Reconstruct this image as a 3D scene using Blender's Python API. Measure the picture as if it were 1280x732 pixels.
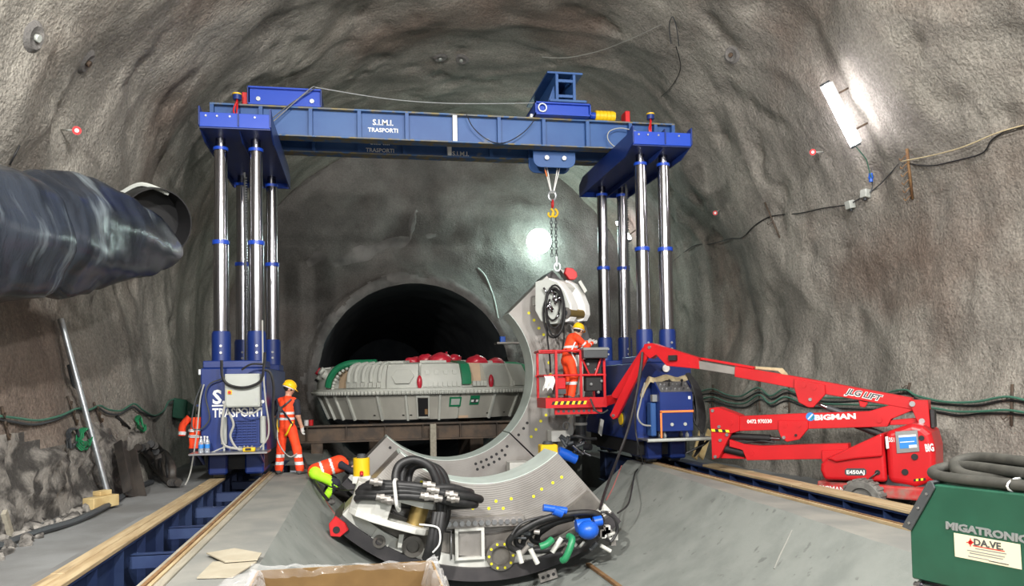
import bpy, bmesh, math, random
import numpy as np
from mathutils import Vector, Matrix, noise
from mathutils.bvhtree import BVHTree
for o in list(bpy.data.objects): bpy.data.objects.remove(o)
random.seed(7)
C = bpy.context.scene.collection
sc = bpy.context.scene
PI = math.pi; R = math.radians
# ------------------------------------------------------------------ camera
FPX = 995.6; YAW = R(10.7); PITCH = R(2.2); ROLL = R(-1.0); SHIFT = 77.0; CAMZ = 1.7
cam = bpy.data.cameras.new('camera'); camo = bpy.data.objects.new('camera', cam); C.objects.link(camo)
cam.sensor_width = 36; cam.lens = FPX/1280*36; cam.shift_y = SHIFT/1280; cam.clip_end = 300
CR = Matrix.Rotation(-YAW,3,'Z') @ Matrix.Rotation(PI/2+PITCH,3,'X') @ Matrix.Rotation(ROLL,3,'Z')
camo.matrix_world = Matrix.Translation((0,0,CAMZ)) @ CR.to_4x4()
sc.camera = camo
# ------------------------------------------------------------------ light of the place
sc.view_settings.view_transform = 'Standard'; sc.view_settings.look = 'None'
sc.view_settings.gamma = 1; sc.view_settings.use_curve_mapping = False
sc.view_settings.exposure = 0.12
w = bpy.data.worlds.new('World'); sc.world = w; w.use_nodes = True
w.node_tree.nodes['Background'].inputs[0].default_value = (0.75,0.8,0.85,1)
w.node_tree.nodes['Background'].inputs[1].default_value = 0.3
def area_light(name, loc, target, size, power, col, sy=None):
    d = bpy.data.lights.new(name,'AREA'); d.energy = power; d.color = col; d.size = size
    if sy: d.shape = 'RECTANGLE'; d.size_y = sy
    o = bpy.data.objects.new(name,d); C.objects.link(o); o.location = loc
    o.rotation_euler = (Vector(target)-Vector(loc)).to_track_quat('-Z','Y').to_euler(); return o
# the work floodlights of the cavern behind and above the photographer
area_light('floodlight_left', (-2.9,1.5,6.9), (6,19,2.5), 0.35, 1600, (1.0,0.97,0.92))
area_light('floodlight_ceiling', (3.0,0.5,9.6), (1.6,16,1.5), 0.6, 1600, (1.0,0.97,0.93))
area_light('floodlight_right', (7.5,0.0,8.0), (-2,15,1.5), 0.5, 850, (1.0,0.96,0.92))
area_light('floodlight_rear', (2.5,-8,4.0), (2.5,15,4.5), 2.0, 750, (0.95,0.98,1.0))

# ------------------------------------------------------------------ helpers
def ray(px, py):
    return CR @ Vector(((px-640)/FPX, -(py-366-SHIFT)/FPX, -1))
def at(px, py, y=None, z=None, x=None):
    d = ray(px,py)
    t = y/d.y if y is not None else ((z-CAMZ)/d.z if z is not None else x/d.x)
    return Vector((0,0,CAMZ)) + d*t
def link(o, parent=None):
    C.objects.link(o)
    if parent: o.parent = parent
    return o
def tag(o, label=None, cat=None, group=None, kind=None):
    if label: o['label'] = label
    if cat: o['category'] = cat
    if group: o['group'] = group
    if kind: o['kind'] = kind
    return o
def thing(name, label, cat, loc=(0,0,0), rz=0, group=None):
    o = bpy.data.objects.new(name,None); C.objects.link(o); o.empty_display_size = .2
    o.location = loc; o.rotation_euler = (0,0,rz)
    return tag(o,label,cat,group)
def root_inv(p):
    while p.parent: p = p.parent
    return (Matrix.Translation(p.location) @ p.rotation_euler.to_matrix().to_4x4()).inverted()
def basis(d):
    d = Vector(d).normalized()
    a = Vector((0,0,1)) if abs(d.z) < .9 else Vector((1,0,0))
    u = d.cross(a).normalized(); return u, u.cross(d).normalized(), d
class MB:
    def __init__(s): s.v=[]; s.f=[]; s.m=[]; s.mi=0; s.sm=[]; s.smooth=False
    def add(s, vs, fs, smooth=None):
        n=len(s.v); s.v += [Vector(p) for p in vs]
        sm = s.smooth if smooth is None else smooth
        for f in fs: s.f.append([i+n for i in f]); s.m.append(s.mi); s.sm.append(sm)
        return s
    def box(s, c, d, rot=None):
        c=Vector(c); h=[x/2 for x in d]
        vs=[Vector((i*h[0],j*h[1],k*h[2])) for i in(-1,1) for j in(-1,1) for k in(-1,1)]
        if rot is not None: vs=[rot@p for p in vs]
        return s.add([c+p for p in vs],[(0,1,3,2),(4,6,7,5),(0,4,5,1),(2,3,7,6),(0,2,6,4),(1,5,7,3)],False)
    def b2(s, lo, hi): return s.box([(a+b)/2 for a,b in zip(lo,hi)],[abs(b-a) for a,b in zip(lo,hi)])
    def bar(s, p, q, w, h, up=(0,0,1)):
        p=Vector(p); q=Vector(q); d=(q-p); L=d.length; d.normalize(); up=Vector(up)
        x=d.cross(up)
        if x.length<1e-4: x=d.cross(Vector((1,0,0)))
        x.normalize(); z=x.cross(d)
        return s.box((p+q)/2,(w,L,h),Matrix((x,d,z)).transposed())
    def cyl(s, p, q, r, r2=None, n=16, caps=True, smooth=True):
        p=Vector(p); q=Vector(q); u,v,d=basis(q-p); r2=r if r2 is None else r2
        vs=[];
        for c,rr in((p,r),(q,r2)):
            for i in range(n):
                a=2*PI*i/n; vs.append(c+u*math.cos(a)*rr+v*math.sin(a)*rr)
        s.add(vs,[(i,(i+1)%n,n+(i+1)%n,n+i) for i in range(n)],smooth)
        if caps:
            k=len(s.v)-2*n
            s.f.append([k+i for i in range(n)][::-1]); s.f.append([k+n+i for i in range(n)])
            s.m += [s.mi]*2; s.sm += [False]*2
        return s
    def tube(s, pts, r, n=8, closed=False, caps=True):
        pts=[Vector(p) for p in pts]; m=len(pts); vs=[]; pu=None
        for i,p in enumerate(pts):
            if closed: d=pts[(i+1)%m]-pts[i-1]
            else: d=pts[min(i+1,m-1)]-pts[max(i-1,0)]
            if d.length<1e-9: d=Vector((0,0,1))
            d.normalize()
            if pu is None: u,_,_=basis(d)
            else:
                u=pu-d*pu.dot(d)
                u = u.normalized() if u.length>1e-5 else basis(d)[0]
            pu=u; v=d.cross(u); rr=r(i/(m-1)) if callable(r) else r
            for k in range(n):
                a=2*PI*k/n; vs.append(p+u*math.cos(a)*rr+v*math.sin(a)*rr)
        fs=[]
        for i in range(m if closed else m-1):
            j=(i+1)%m
            for k in range(n): fs.append((i*n+k,i*n+(k+1)%n,j*n+(k+1)%n,j*n+k))
        s.add(vs,fs,True)
        if caps and not closed:
            k=len(s.v)-m*n
            s.f.append([k+i for i in range(n)][::-1]); s.f.append([k+(m-1)*n+i for i in range(n)])
            s.m+=[s.mi]*2; s.sm+=[False]*2
        return s
    def prism(s, poly, fn, t):
        # poly: 2-D outline; fn(u,v,w)->point; extruded w=0..t
        n=len(poly)
        vs=[fn(u,v,0) for u,v in poly]+[fn(u,v,t) for u,v in poly]
        return s.add(vs,[list(range(n))[::-1],list(range(n,2*n))]+[(i,(i+1)%n,n+(i+1)%n,n+i) for i in range(n)],False)
    def lathe(s, prof, c, axis=(0,0,1), n=24, a0=0, a1=2*PI, smooth=True, u=None):
        # prof: [(r,h)]; swept around the axis through c
        c=Vector(c); uu,vv,d=basis(axis)
        if u is not None: uu=Vector(u).normalized(); vv=d.cross(uu)
        full=abs(a1-a0-2*PI)<1e-6; m=n if full else n+1; vs=[]
        for r,h in prof:
            for i in range(m):
                a=a0+(a1-a0)*i/n; vs.append(c+d*h+uu*math.cos(a)*r+vv*math.sin(a)*r)
        fs=[]
        for j in range(len(prof)-1):
            for i in range(n):
                k=(i+1)%m; fs.append((j*m+i,j*m+k,(j+1)*m+k,(j+1)*m+i))
        return s.add(vs,fs,smooth)
    def sphere(s, c, r, n=12, m=8, sc_=(1,1,1)):
        prof=[(math.sin(PI*i/m),-math.cos(PI*i/m)) for i in range(m+1)]
        k=len(s.v); s.lathe(prof,(0,0,0),n=n)
        for i in range(k,len(s.v)):
            p=s.v[i]; s.v[i]=Vector(c)+Vector((p.x*r*sc_[0],p.y*r*sc_[1],p.z*r*sc_[2]))
        return s
    def ext(s, pts, vec):
        n=len(pts); vec=Vector(vec); pts=[Vector(p) for p in pts]
        return s.add(pts+[p+vec for p in pts],[list(range(n))[::-1],list(range(n,2*n))]+[(i,(i+1)%n,n+(i+1)%n,n+i) for i in range(n)],False)
    def arc(s, c, r0, r1, a0, a1, y0, y1, n=40, smooth=True):
        # ring sector about the Y axis: angles in degrees in the XZ plane
        vs=[]; cx,cz=c
        for i in range(n+1):
            a=R(a0+(a1-a0)*i/n); ca,sa=math.cos(a),math.sin(a)
            for r,y in((r0,y0),(r1,y0),(r1,y1),(r0,y1)): vs.append((cx+ca*r,y,cz+sa*r))
        fs=[]
        for i in range(n):
            for k in range(4): fs.append((4*i+k,4*i+(k+1)%4,4*i+4+(k+1)%4,4*i+4+k))
        fs+=[(0,3,2,1),(4*n,4*n+1,4*n+2,4*n+3)]
        return s.add(vs,fs,smooth)
    def build(s, name, mats, parent=None, local=False, bev=0, seg=1):
        me=bpy.data.meshes.new(name)
        vs=s.v; loc=None
        if parent is not None:
            if not local:
                mi=root_inv(parent); vs=[mi@p for p in vs]
        else:
            lo=[min(p[i] for p in vs) for i in range(3)]; hi=[max(p[i] for p in vs) for i in range(3)]
            loc=Vector(((lo[0]+hi[0])/2,(lo[1]+hi[1])/2,lo[2])); vs=[p-loc for p in vs]
        me.from_pydata([tuple(p) for p in vs],[],s.f)
        if not isinstance(mats,(list,tuple)): mats=[mats]
        for m in mats: me.materials.append(m)
        me.polygons.foreach_set('material_index',s.m); me.polygons.foreach_set('use_smooth',s.sm)
        me.validate(); me.update()
        bm=bmesh.new(); bm.from_mesh(me); bmesh.ops.recalc_face_normals(bm,faces=bm.faces)
        for e in bm.edges:
            if len(e.link_faces)!=2 or e.calc_face_angle(0)>R(38): e.smooth=False
        bm.to_mesh(me); bm.free()
        o=bpy.data.objects.new(name,me); link(o,parent)
        if loc is not None: o.location=loc
        if bev:
            b=o.modifiers.new('bevel','BEVEL'); b.width=bev; b.segments=seg; b.limit_method='ANGLE'; b.angle_limit=R(40)
        return o
def grid_mesh(name, rows, mat, kind=None, face_mat=None, mats=None, smooth=True, closed=False):
    n=len(rows[0]); vs=[tuple(p) for r in rows for p in r]; fs=[]
    for j in range(len(rows)-1):
        for i in range(n if closed else n-1):
            k=(i+1)%n; fs.append((j*n+i,j*n+k,(j+1)*n+k,(j+1)*n+i))
    me=bpy.data.meshes.new(name); me.from_pydata(vs,[],fs)
    for m in (mats or [mat]): me.materials.append(m)
    me.polygons.foreach_set('use_smooth',[smooth]*len(fs))
    if face_mat: me.polygons.foreach_set('material_index',[face_mat([Vector(vs[i]) for i in f]) for f in fs])
    me.update(); o=bpy.data.objects.new(name,me); C.objects.link(o)
    if kind: o['kind']=kind
    return o,vs,fs
def copy_obj(o, parent=None, loc=None):
    c=o.copy(); C.objects.link(c); c.parent=parent if parent else o.parent
    if loc is not None: c.location=loc
    return c
def copy_tree(o, parent=None):
    kids=list(o.children); c=o.copy(); C.objects.link(c); c.parent=parent
    for k in kids: copy_tree(k,c)
    return c
def spline(pts, n=8, closed=False):
    pts=[Vector(p) for p in pts]; m=len(pts); out=[]
    for i in range(m if closed else m-1):
        g=lambda k: pts[k%m] if closed else pts[max(0,min(m-1,k))]
        a,b,c,d=g(i-1),g(i),g(i+1),g(i+2)
        for j in range(n):
            t=j/n; out.append(.5*((2*b)+(c-a)*t+(2*a-5*b+4*c-d)*t*t+(3*b-a-3*c+d)*t**3))
    if not closed: out.append(pts[-1])
    return out
def nz(p, sc_=1.0, oc=4): return noise.fractal(Vector(p)*sc_,1.0,2.0,oc)
# ------------------------------------------------------------------ materials
def mat(name, c, c2=None, scale=4.0, detail=5, lo=.35, hi=.65, rough=.6, metal=0.0, bump=0.0, bscale=30.0, spec=.5, r2=None,
        emit=None, es=0.0, stretch=(1,1,1), alpha=None, trans=0.0, c3=None, s3=1.0, lo3=.5, hi3=.62, coat=0.0, bdist=.02):
    m=bpy.data.materials.new(name); m.use_nodes=True; nt=m.node_tree; b=nt.nodes['Principled BSDF']; L=nt.links.new
    b.inputs['Base Color'].default_value=(*c,1); b.inputs['Roughness'].default_value=rough; b.inputs['Metallic'].default_value=metal
    b.inputs['Specular IOR Level'].default_value=spec
    if coat: b.inputs['Coat Weight'].default_value=coat
    if emit: b.inputs['Emission Color'].default_value=(*emit,1); b.inputs['Emission Strength'].default_value=es
    if alpha is not None: b.inputs['Alpha'].default_value=alpha
    if trans: b.inputs['Transmission Weight'].default_value=trans
    tc=mp=None
    def coord():
        nonlocal tc,mp
        if tc is None:
            tc=nt.nodes.new('ShaderNodeTexCoord'); mp=nt.nodes.new('ShaderNodeMapping'); mp.inputs['Scale'].default_value=stretch
            L(tc.outputs['Object'],mp.inputs[0])
        return mp.outputs[0]
    def ns(s,d=5,rg=.55):
        n=nt.nodes.new('ShaderNodeTexNoise'); n.inputs['Scale'].default_value=s; n.inputs['Detail'].default_value=d; n.inputs['Roughness'].default_value=rg
        L(coord(),n.inputs['Vector']); return n.outputs['Fac']
    def ramp(f,a,bv):
        r=nt.nodes.new('ShaderNodeMapRange'); r.inputs['From Min'].default_value=a; r.inputs['From Max'].default_value=bv; r.interpolation_type='SMOOTHSTEP'
        L(f,r.inputs[0]); return r.outputs[0]
    def mix(f,a,bc):
        x=nt.nodes.new('ShaderNodeMix'); x.data_type='RGBA'
        L(f,x.inputs['Factor'])
        if hasattr(a,'links') or hasattr(a,'node'): L(a,x.inputs['A'])
        else: x.inputs['A'].default_value=(*a,1)
        x.inputs['B'].default_value=(*bc,1); return x.outputs['Result']
    col=None
    if c2:
        f=ramp(ns(scale,detail),lo,hi); col=mix(f,c,c2)
        if r2 is not None:
            q=nt.nodes.new('ShaderNodeMapRange'); q.inputs['To Min'].default_value=rough; q.inputs['To Max'].default_value=r2; L(f,q.inputs[0]); L(q.outputs[0],b.inputs['Roughness'])
    if c3:
        col=mix(ramp(ns(s3,6),lo3,hi3),col if col is not None else c,c3)
    if col is not None: L(col,b.inputs['Base Color'])
    if bump:
        bp=nt.nodes.new('ShaderNodeBump'); bp.inputs['Strength'].default_value=bump; bp.inputs['Distance'].default_value=bdist
        L(ns(bscale,6,.65),bp.inputs['Height']); L(bp.outputs[0],b.inputs['Normal'])
    return m
M={}
def shotcrete(name,c,c2,c3,amt=.5):
    m=mat(name,c,c2,scale=.55,detail=7,lo=.34,hi=.66,rough=.85,c3=c3,s3=.22,lo3=.50,hi3=.70)
    nt=m.node_tree; L=nt.links.new; b=nt.nodes['Principled BSDF']; tc=next(n for n in nt.nodes if n.type=='TEX_COORD'); src=b.inputs['Base Color'].links[0].from_socket
    def ns(s_,d,rg,st=None):
        n=nt.nodes.new('ShaderNodeTexNoise'); n.inputs['Scale'].default_value=s_; n.inputs['Detail'].default_value=d; n.inputs['Roughness'].default_value=rg
        if st:
            mp=nt.nodes.new('ShaderNodeMapping'); mp.inputs['Scale'].default_value=st; L(tc.outputs['Object'],mp.inputs[0]); L(mp.outputs[0],n.inputs['Vector'])
        else: L(tc.outputs['Object'],n.inputs['Vector'])
        return n.outputs['Fac']
    def mul(col,f,lo,hi,a0,a1):
        r=nt.nodes.new('ShaderNodeMapRange'); r.inputs['From Min'].default_value=a0; r.inputs['From Max'].default_value=a1; r.inputs['To Min'].default_value=lo; r.inputs['To Max'].default_value=hi; L(f,r.inputs[0])
        x=nt.nodes.new('ShaderNodeMix'); x.data_type='RGBA'; x.blend_type='MULTIPLY'; x.inputs['Factor'].default_value=1; L(col,x.inputs['A'])
        cb=nt.nodes.new('ShaderNodeCombineColor'); [L(r.outputs[0],cb.inputs[i]) for i in range(3)]; L(cb.outputs[0],x.inputs['B']); return x.outputs['Result']
    col=mul(src,ns(20,2,.6),1-amt*.75,1+amt*.75,.3,.7)           # aggregate grain
    col=mul(col,ns(1.4,4,.6,(.5,1.6,.35)),.80,1.22,.32,.68)     # spray streaks
    L(col,b.inputs['Base Color'])
    b1=nt.nodes.new('ShaderNodeBump'); b1.inputs['Strength'].default_value=1.0; b1.inputs['Distance'].default_value=.05; L(ns(4.5,5,.62),b1.inputs['Height'])
    b2=nt.nodes.new('ShaderNodeBump'); b2.inputs['Strength'].default_value=1.0; b2.inputs['Distance'].default_value=.025; L(ns(22,3,.6),b2.inputs['Height']); L(b1.outputs[0],b2.inputs['Normal']); L(b2.outputs[0],b.inputs['Normal'])
    return m
M['shotcrete']=shotcrete('shotcrete',(.212,.198,.174),(.305,.288,.252),(.165,.128,.104),.36)
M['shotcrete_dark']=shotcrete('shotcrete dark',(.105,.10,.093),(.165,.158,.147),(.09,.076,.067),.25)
M['rock']=mat('rock',(.07,.065,.06),(.33,.31,.28),scale=2.6,detail=8,lo=.42,hi=.62,rough=.9,bump=1.0,bscale=14,bdist=.05)
M['bore']=mat('bore rock',(.08,.09,.105),(.12,.13,.14),scale=.8,rough=.9,bump=.6,bscale=6)
M['concrete']=mat('concrete',(.225,.242,.225),(.17,.186,.173),scale=1.6,detail=8,lo=.35,hi=.7,rough=.85,bump=.35,bscale=18,bdist=.015,c3=(.14,.15,.14),s3=5.5,lo3=.63,hi3=.70)
M['walk_concrete']=mat('walkway concrete',(.25,.247,.222),(.185,.19,.178),scale=1.3,detail=8,rough=.85,bump=.3,bscale=22,bdist=.012)
M['floor_dust']=mat('dusty concrete floor',(.20,.208,.208),(.14,.142,.14),scale=.9,detail=7,rough=.8,bump=.3,bscale=15,bdist=.015)
M['dark_ground']=mat('dark muddy ground',(.08,.075,.07),(.13,.125,.12),scale=1.5,rough=.85,bump=.8,bscale=9,bdist=.04)
M['blue']=mat('blue paint',(.007,.024,.145),(.010,.032,.17),scale=1.2,rough=.38,bump=.05,bscale=50)
M['girder_blue']=mat('worn girder blue paint',(.016,.068,.225),(.026,.09,.26),scale=1.1,detail=8,rough=.5,c3=(.10,.13,.19),s3=2.2,lo3=.66,hi3=.74)
M['bright_blue']=mat('bright blue paint',(.008,.052,.40),rough=.35)
M['track_blue']=mat('dusty track blue paint',(.008,.02,.075),(.02,.04,.11),scale=1.6,rough=.55)
M['flange_rust']=mat('worn flange steel',(.12,.13,.14),(.2,.16,.07),scale=5,lo=.45,hi=.6,rough=.6,c3=(.05,.12,.27),s3=3,lo3=.5,hi3=.58)
M['chrome']=mat('chrome',(.40,.40,.43),rough=.15,metal=1.0)
M['chrome2']=mat('brushed chrome',(.36,.36,.39),rough=.22,metal=1.0)
M['steel']=mat('steel',(.42,.42,.43),rough=.35,metal=.9)
M['galv']=mat('galvanised steel',(.55,.58,.6),(.45,.48,.5),scale=8,rough=.35,metal=.8)
M['machined']=mat('machined steel plate',(.32,.30,.28),(.24,.225,.21),scale=1.5,detail=8,rough=.42,metal=.45,bump=.08,bscale=20,c3=(.15,.13,.115),s3=1.1,lo3=.57,hi3=.72)
M['oily']=mat('oily steel',(.13,.12,.11),(.20,.185,.165),scale=2.2,detail=8,rough=.4,metal=.4,bump=.1,bscale=20)
M['dark_skin']=mat('dark shield skin',(.03,.028,.032),(.055,.05,.052),scale=2,rough=.5)
M['white_paint']=mat('off white paint',(.62,.62,.58),(.50,.50,.46),scale=2.5,detail=8,lo=.4,hi=.75,rough=.45)
M['lip_white']=mat('pale green white paint',(.58,.66,.62),(.50,.57,.53),scale=2.0,rough=.45)
M['cutter_white']=mat('cutterhead grey white paint',(.50,.51,.46),(.43,.44,.40),scale=.9,detail=7,rough=.5)
M['cutter_grey']=mat('cutterhead shell paint',(.43,.42,.37),(.34,.33,.29),scale=1.0,detail=7,rough=.55,stretch=(1,1,.4))
M['green_wrap']=mat('green wrap',(.01,.17,.075),rough=.4)
M['red_wrap']=mat('red plastic wrap',(.42,.012,.03),(.52,.03,.05),scale=6,rough=.3)
M['lift_red']=mat('lift red paint',(.54,.010,.015),(.47,.009,.013),scale=1.5,rough=.34)
M['lift_red_dusty']=mat('dusty red paint',(.50,.03,.03),(.30,.17,.14),scale=2.5,lo=.45,hi=.65,rough=.55)
M['red']=mat('red paint',(.52,.012,.015),rough=.4)
M['black_rubber']=mat('black rubber',(.012,.012,.013),(.022,.022,.023),scale=7,rough=.5)
M['black']=mat('black',(.008,.008,.009),rough=.6)
M['dark_grey']=mat('dark grey plastic',(.05,.055,.06),rough=.5)
M['grey']=mat('grey plastic',(.2,.21,.21),rough=.5)
M['cabinet_grey']=mat('light grey cabinet paint',(.42,.44,.41),(.38,.40,.37),scale=2,rough=.45)
M['white']=mat('white',(.75,.75,.73),rough=.5)
M['cable_grey']=mat('grey cable',(.36,.36,.33),rough=.5)
M['cable_green']=mat('green cable',(.06,.18,.125),rough=.5)
M['hose_green']=mat('green hose',(.02,.22,.09),rough=.4)
M['yellow']=mat('yellow paint',(.72,.46,.01),rough=.4)
M['yellow_mark']=mat('yellow paint mark',(.75,.68,.02),rough=.6)
M['bright_valve']=mat('blue valve paint',(.01,.10,.55),rough=.35)
M['wood']=mat('timber plank',(.34,.245,.13),(.46,.36,.215),scale=2.2,detail=7,rough=.75,stretch=(6,.5,6),bump=.15,bscale=14,c3=(.20,.145,.085),s3=1.2,lo3=.57,hi3=.72)
M['wood_grey']=mat('weathered timber',(.26,.24,.19),(.34,.31,.245),scale=3,detail=7,rough=.8,stretch=(6,.5,6),bump=.2,bscale=14)
M['wood_block']=mat('wood block',(.55,.43,.21),(.42,.30,.13),scale=3,rough=.75)
M['rust']=mat('rusty steel',(.16,.08,.035),(.24,.14,.06),scale=6,rough=.75)
M['channel']=mat('dark channel steel',(.03,.027,.025),(.05,.042,.036),scale=4,rough=.6)
M['rust_dark']=mat('dark rusty beam',(.06,.045,.035),(.11,.075,.05),scale=3,rough=.75)
M['orange']=mat('orange hi-vis cloth',(.95,.075,.012),(.80,.05,.01),scale=6,rough=.75,bump=.3,bscale=14)
M['lime']=mat('lime hi-vis cloth',(.42,.85,.02),rough=.75)
M['stripe']=mat('reflective stripe',(.62,.64,.64),rough=.45)
M['skin']=mat('skin',(.50,.27,.18),rough=.55)
M['hair']=mat('dark hair',(.018,.013,.010),rough=.6)
M['navy_cloth']=mat('dark navy cloth',(.015,.017,.028),rough=.85)
M['glove']=mat('grey work glove',(.52,.52,.50),rough=.8)
M['boot']=mat('dusty boot',(.10,.095,.09),rough=.75)
M['helmet']=mat('yellow helmet plastic',(.85,.50,.01),rough=.3)
M['helmet_white']=mat('white helmet plastic',(.8,.8,.8),rough=.3)
M['cardboard']=mat('cardboard',(.17,.10,.032),(.125,.07,.02),scale=2.5,rough=.8)
M['cardboard_pale']=mat('pale cardboard',(.38,.345,.265),(.33,.295,.22),scale=3,rough=.85)
M['welder_green']=mat('welder green paint',(.009,.062,.036),(.012,.076,.045),scale=3,rough=.42)
M['cream']=mat('cream sticker',(.66,.60,.44),rough=.5)
M['hose_grey']=mat('dusty grey hose',(.028,.028,.023),(.045,.044,.037),scale=9,rough=.75,bump=.3,bscale=60,bdist=.004)
M['duct']=mat('dark plastic duct film',(.010,.013,.019),(.03,.037,.05),scale=1.6,rough=.18,bump=.35,bscale=5,bdist=.04,c3=(.16,.19,.21),s3=1.1,lo3=.58,hi3=.72,stretch=(.5,1.9,.5))  # third colour paints the film's reflected glints as pale streaks
M['tyre']=mat('dusty tyre',(.20,.195,.18),(.12,.115,.105),scale=6,rough=.85)
M['concrete_collar']=mat('portal collar concrete',(.21,.20,.19),(.12,.115,.11),scale=1.2,detail=8,rough=.85,bump=.9,bscale=10,bdist=.04)
M['pink_line']=mat('red chalk line',(.40,.12,.11),rough=.8)
M['printed_blue']=mat('blue print',(.03,.22,.62),rough=.4)
M['brass']=mat('brass',(.45,.32,.12),rough=.35,metal=.8)
M['orange_strap']=mat('orange strap',(.85,.22,.05),rough=.6)
M['bottle']=mat('clear plastic bottle',(.75,.8,.85),rough=.15,trans=.7)
M['jute']=mat('jute sack cloth',(.50,.42,.26),(.40,.33,.2),scale=8,rough=.9)
def film_mat():
    m=bpy.data.materials.new('clear plastic film'); m.use_nodes=True; nt=m.node_tree; nt.nodes.clear(); L=nt.links.new
    o=nt.nodes.new('ShaderNodeOutputMaterial'); x=nt.nodes.new('ShaderNodeMixShader'); t=nt.nodes.new('ShaderNodeBsdfTransparent'); b=nt.nodes.new('ShaderNodeBsdfPrincipled')
    b.inputs['Base Color'].default_value=(.8,.8,.8,1); b.inputs['Roughness'].default_value=.15
    lw=nt.nodes.new('ShaderNodeLayerWeight'); lw.inputs[0].default_value=.35
    mr=nt.nodes.new('ShaderNodeMapRange'); mr.inputs['To Min'].default_value=.03; mr.inputs['To Max'].default_value=.34; L(lw.outputs['Facing'],mr.inputs[0])
    L(mr.outputs[0],x.inputs[0]); L(t.outputs[0],x.inputs[1]); L(b.outputs[0],x.inputs[2]); L(x.outputs[0],o.inputs[0]); return m
M['film']=film_mat()
FONT_CACHE={}
def text(s, size, m, parent, o, xd, yd, local=False, bold=.0, sx=1.0, name='lettering', align='LEFT', shear=0.0, depth=.002):
    cu=bpy.data.curves.new('t','FONT'); cu.body=s; cu.size=size; cu.offset=bold*size; cu.extrude=depth; cu.resolution_u=2
    cu.align_x=align; cu.shear=shear
    ob=bpy.data.objects.new('t',cu); C.objects.link(ob)
    dg=bpy.context.evaluated_depsgraph_get(); me=bpy.data.meshes.new_from_object(ob.evaluated_get(dg))
    bpy.data.objects.remove(ob); bpy.data.curves.remove(cu)
    xd=Vector(xd).normalized(); yd=Vector(yd).normalized(); zd=xd.cross(yd); o=Vector(o)
    mi=Matrix() if local else root_inv(parent)
    for v in me.vertices: v.co=mi@(o+xd*v.co.x*sx+yd*v.co.y+zd*v.co.z)
    me.materials.clear(); me.materials.append(m); me.name=name
    for p in me.polygons: p.material_index=0
    return link(bpy.data.objects.new(name,me),parent)
# ================================================================== the cavern
AX, AZ = 1.95, 2.0            # axis of the bored tunnel and of the concrete cradle
PROF=[(-4.1,-.9),(-4.2,-.1),(-4.32,.7),(-4.56,2.1),(-4.70,3.0)]
PROF+=[(3.05-7.75*math.cos(PI*i/40),3.5+7.6*math.sin(PI*i/40)) for i in range(0,41)]
PROF+=[(10.76,3.0),(10.62,1.6),(10.4,.2),(10.2,-.9)]
def resample(pts,n):
    pts=[Vector((a,b)) for a,b in pts]; d=[0]
    for a,b in zip(pts,pts[1:]): d.append(d[-1]+(b-a).length)
    out=[]; j=0
    for i in range(n):
        s=d[-1]*i/(n-1)
        while j<len(d)-2 and d[j+1]<s: j+=1
        t=(s-d[j])/max(1e-9,d[j+1]-d[j]); out.append(pts[j].lerp(pts[j+1],t))
    return out
NP=250; prof=resample(PROF,NP)
nrm=[]
for i in range(NP):
    t=prof[min(i+1,NP-1)]-prof[max(i-1,0)]; nrm.append(Vector((t.y,-t.x)).normalized())   # inward
YS=[-12+.4*i for i in range(43)]; YS+=[5.2+.13*i for i in range(1,191)]
def vault_point(i,y):
    p=prof[i]; n=nrm[i]; s=i*.13
    q=Vector((p.x,y,p.y))
    big=nz(q+Vector((11,3,5)),.22,2)*.40
    mid=nz(Vector((q.x*.8,q.y*.7,q.z*.6)),.62,2)*.16
    rid=1-abs(nz(Vector((q.x*.5+q.y*.25,q.y*.45,q.z*.4-q.y*.2)),.6,2))*2.6
    lump=max(0,nz(q+Vector((5,8,1)),1.1,4)-.22)*.22            # rougher patches here and there
    d=big+mid+max(0,rid-.5)*.14-lump
    d+=nz(q,2.4,2)*.016
    if p.x<0 and p.y<3.5: d*=.45+.55*max(0,p.y)/3.5 if p.y>0 else .45
    if p.x<-3.5 and p.y<1.3 and 7<y<16.3:                       # broken rock at the foot of the left wall
        k=min(1,(1.25+nz(q,.8,2)*.5-p.y)/.35) if p.y<1.25 else 0
        if k>0:
            f,pts=noise.voronoi(Vector((q.x*2.4,q.y*2.0,q.z*3.6)),distance_metric='DISTANCE')
            d+=k*(.30*(f[1]-f[0])+.25*nz(q,1.3,3)*.5-.02)
    if y>28.6: d*=max(0.25,(29.8-y)/1.2)
    return Vector((p.x+n.x*d,y,p.y+n.y*d))
rows=[[vault_point(i,y) for i in range(NP)] for y in YS]
def sub(i0,i1): return [r[i0:i1+1] for r in rows]
iL=next(i for i in range(NP) if prof[i].y>4.6); iR=NP-1-iL
def left_mat(vs):
    c=sum(vs,Vector())/4
    return 1 if (c.z<1.0+nz(c,.8,2)*.55 and 7.5<c.y<16 and c.x<-3) else 0
VB=[];VF=[]
for nm,a,b,fm in(('wall_left',0,iL,left_mat),('ceiling',iL,iR,None),('wall_right',iR,NP-1,None)):
    o,vs,fs=grid_mesh(nm,sub(a,b),None,'structure',fm,[M['shotcrete'],M['rock']])
    n=len(VB); VB+=vs; VF+=[[k+n for k in f] for f in fs]
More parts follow.
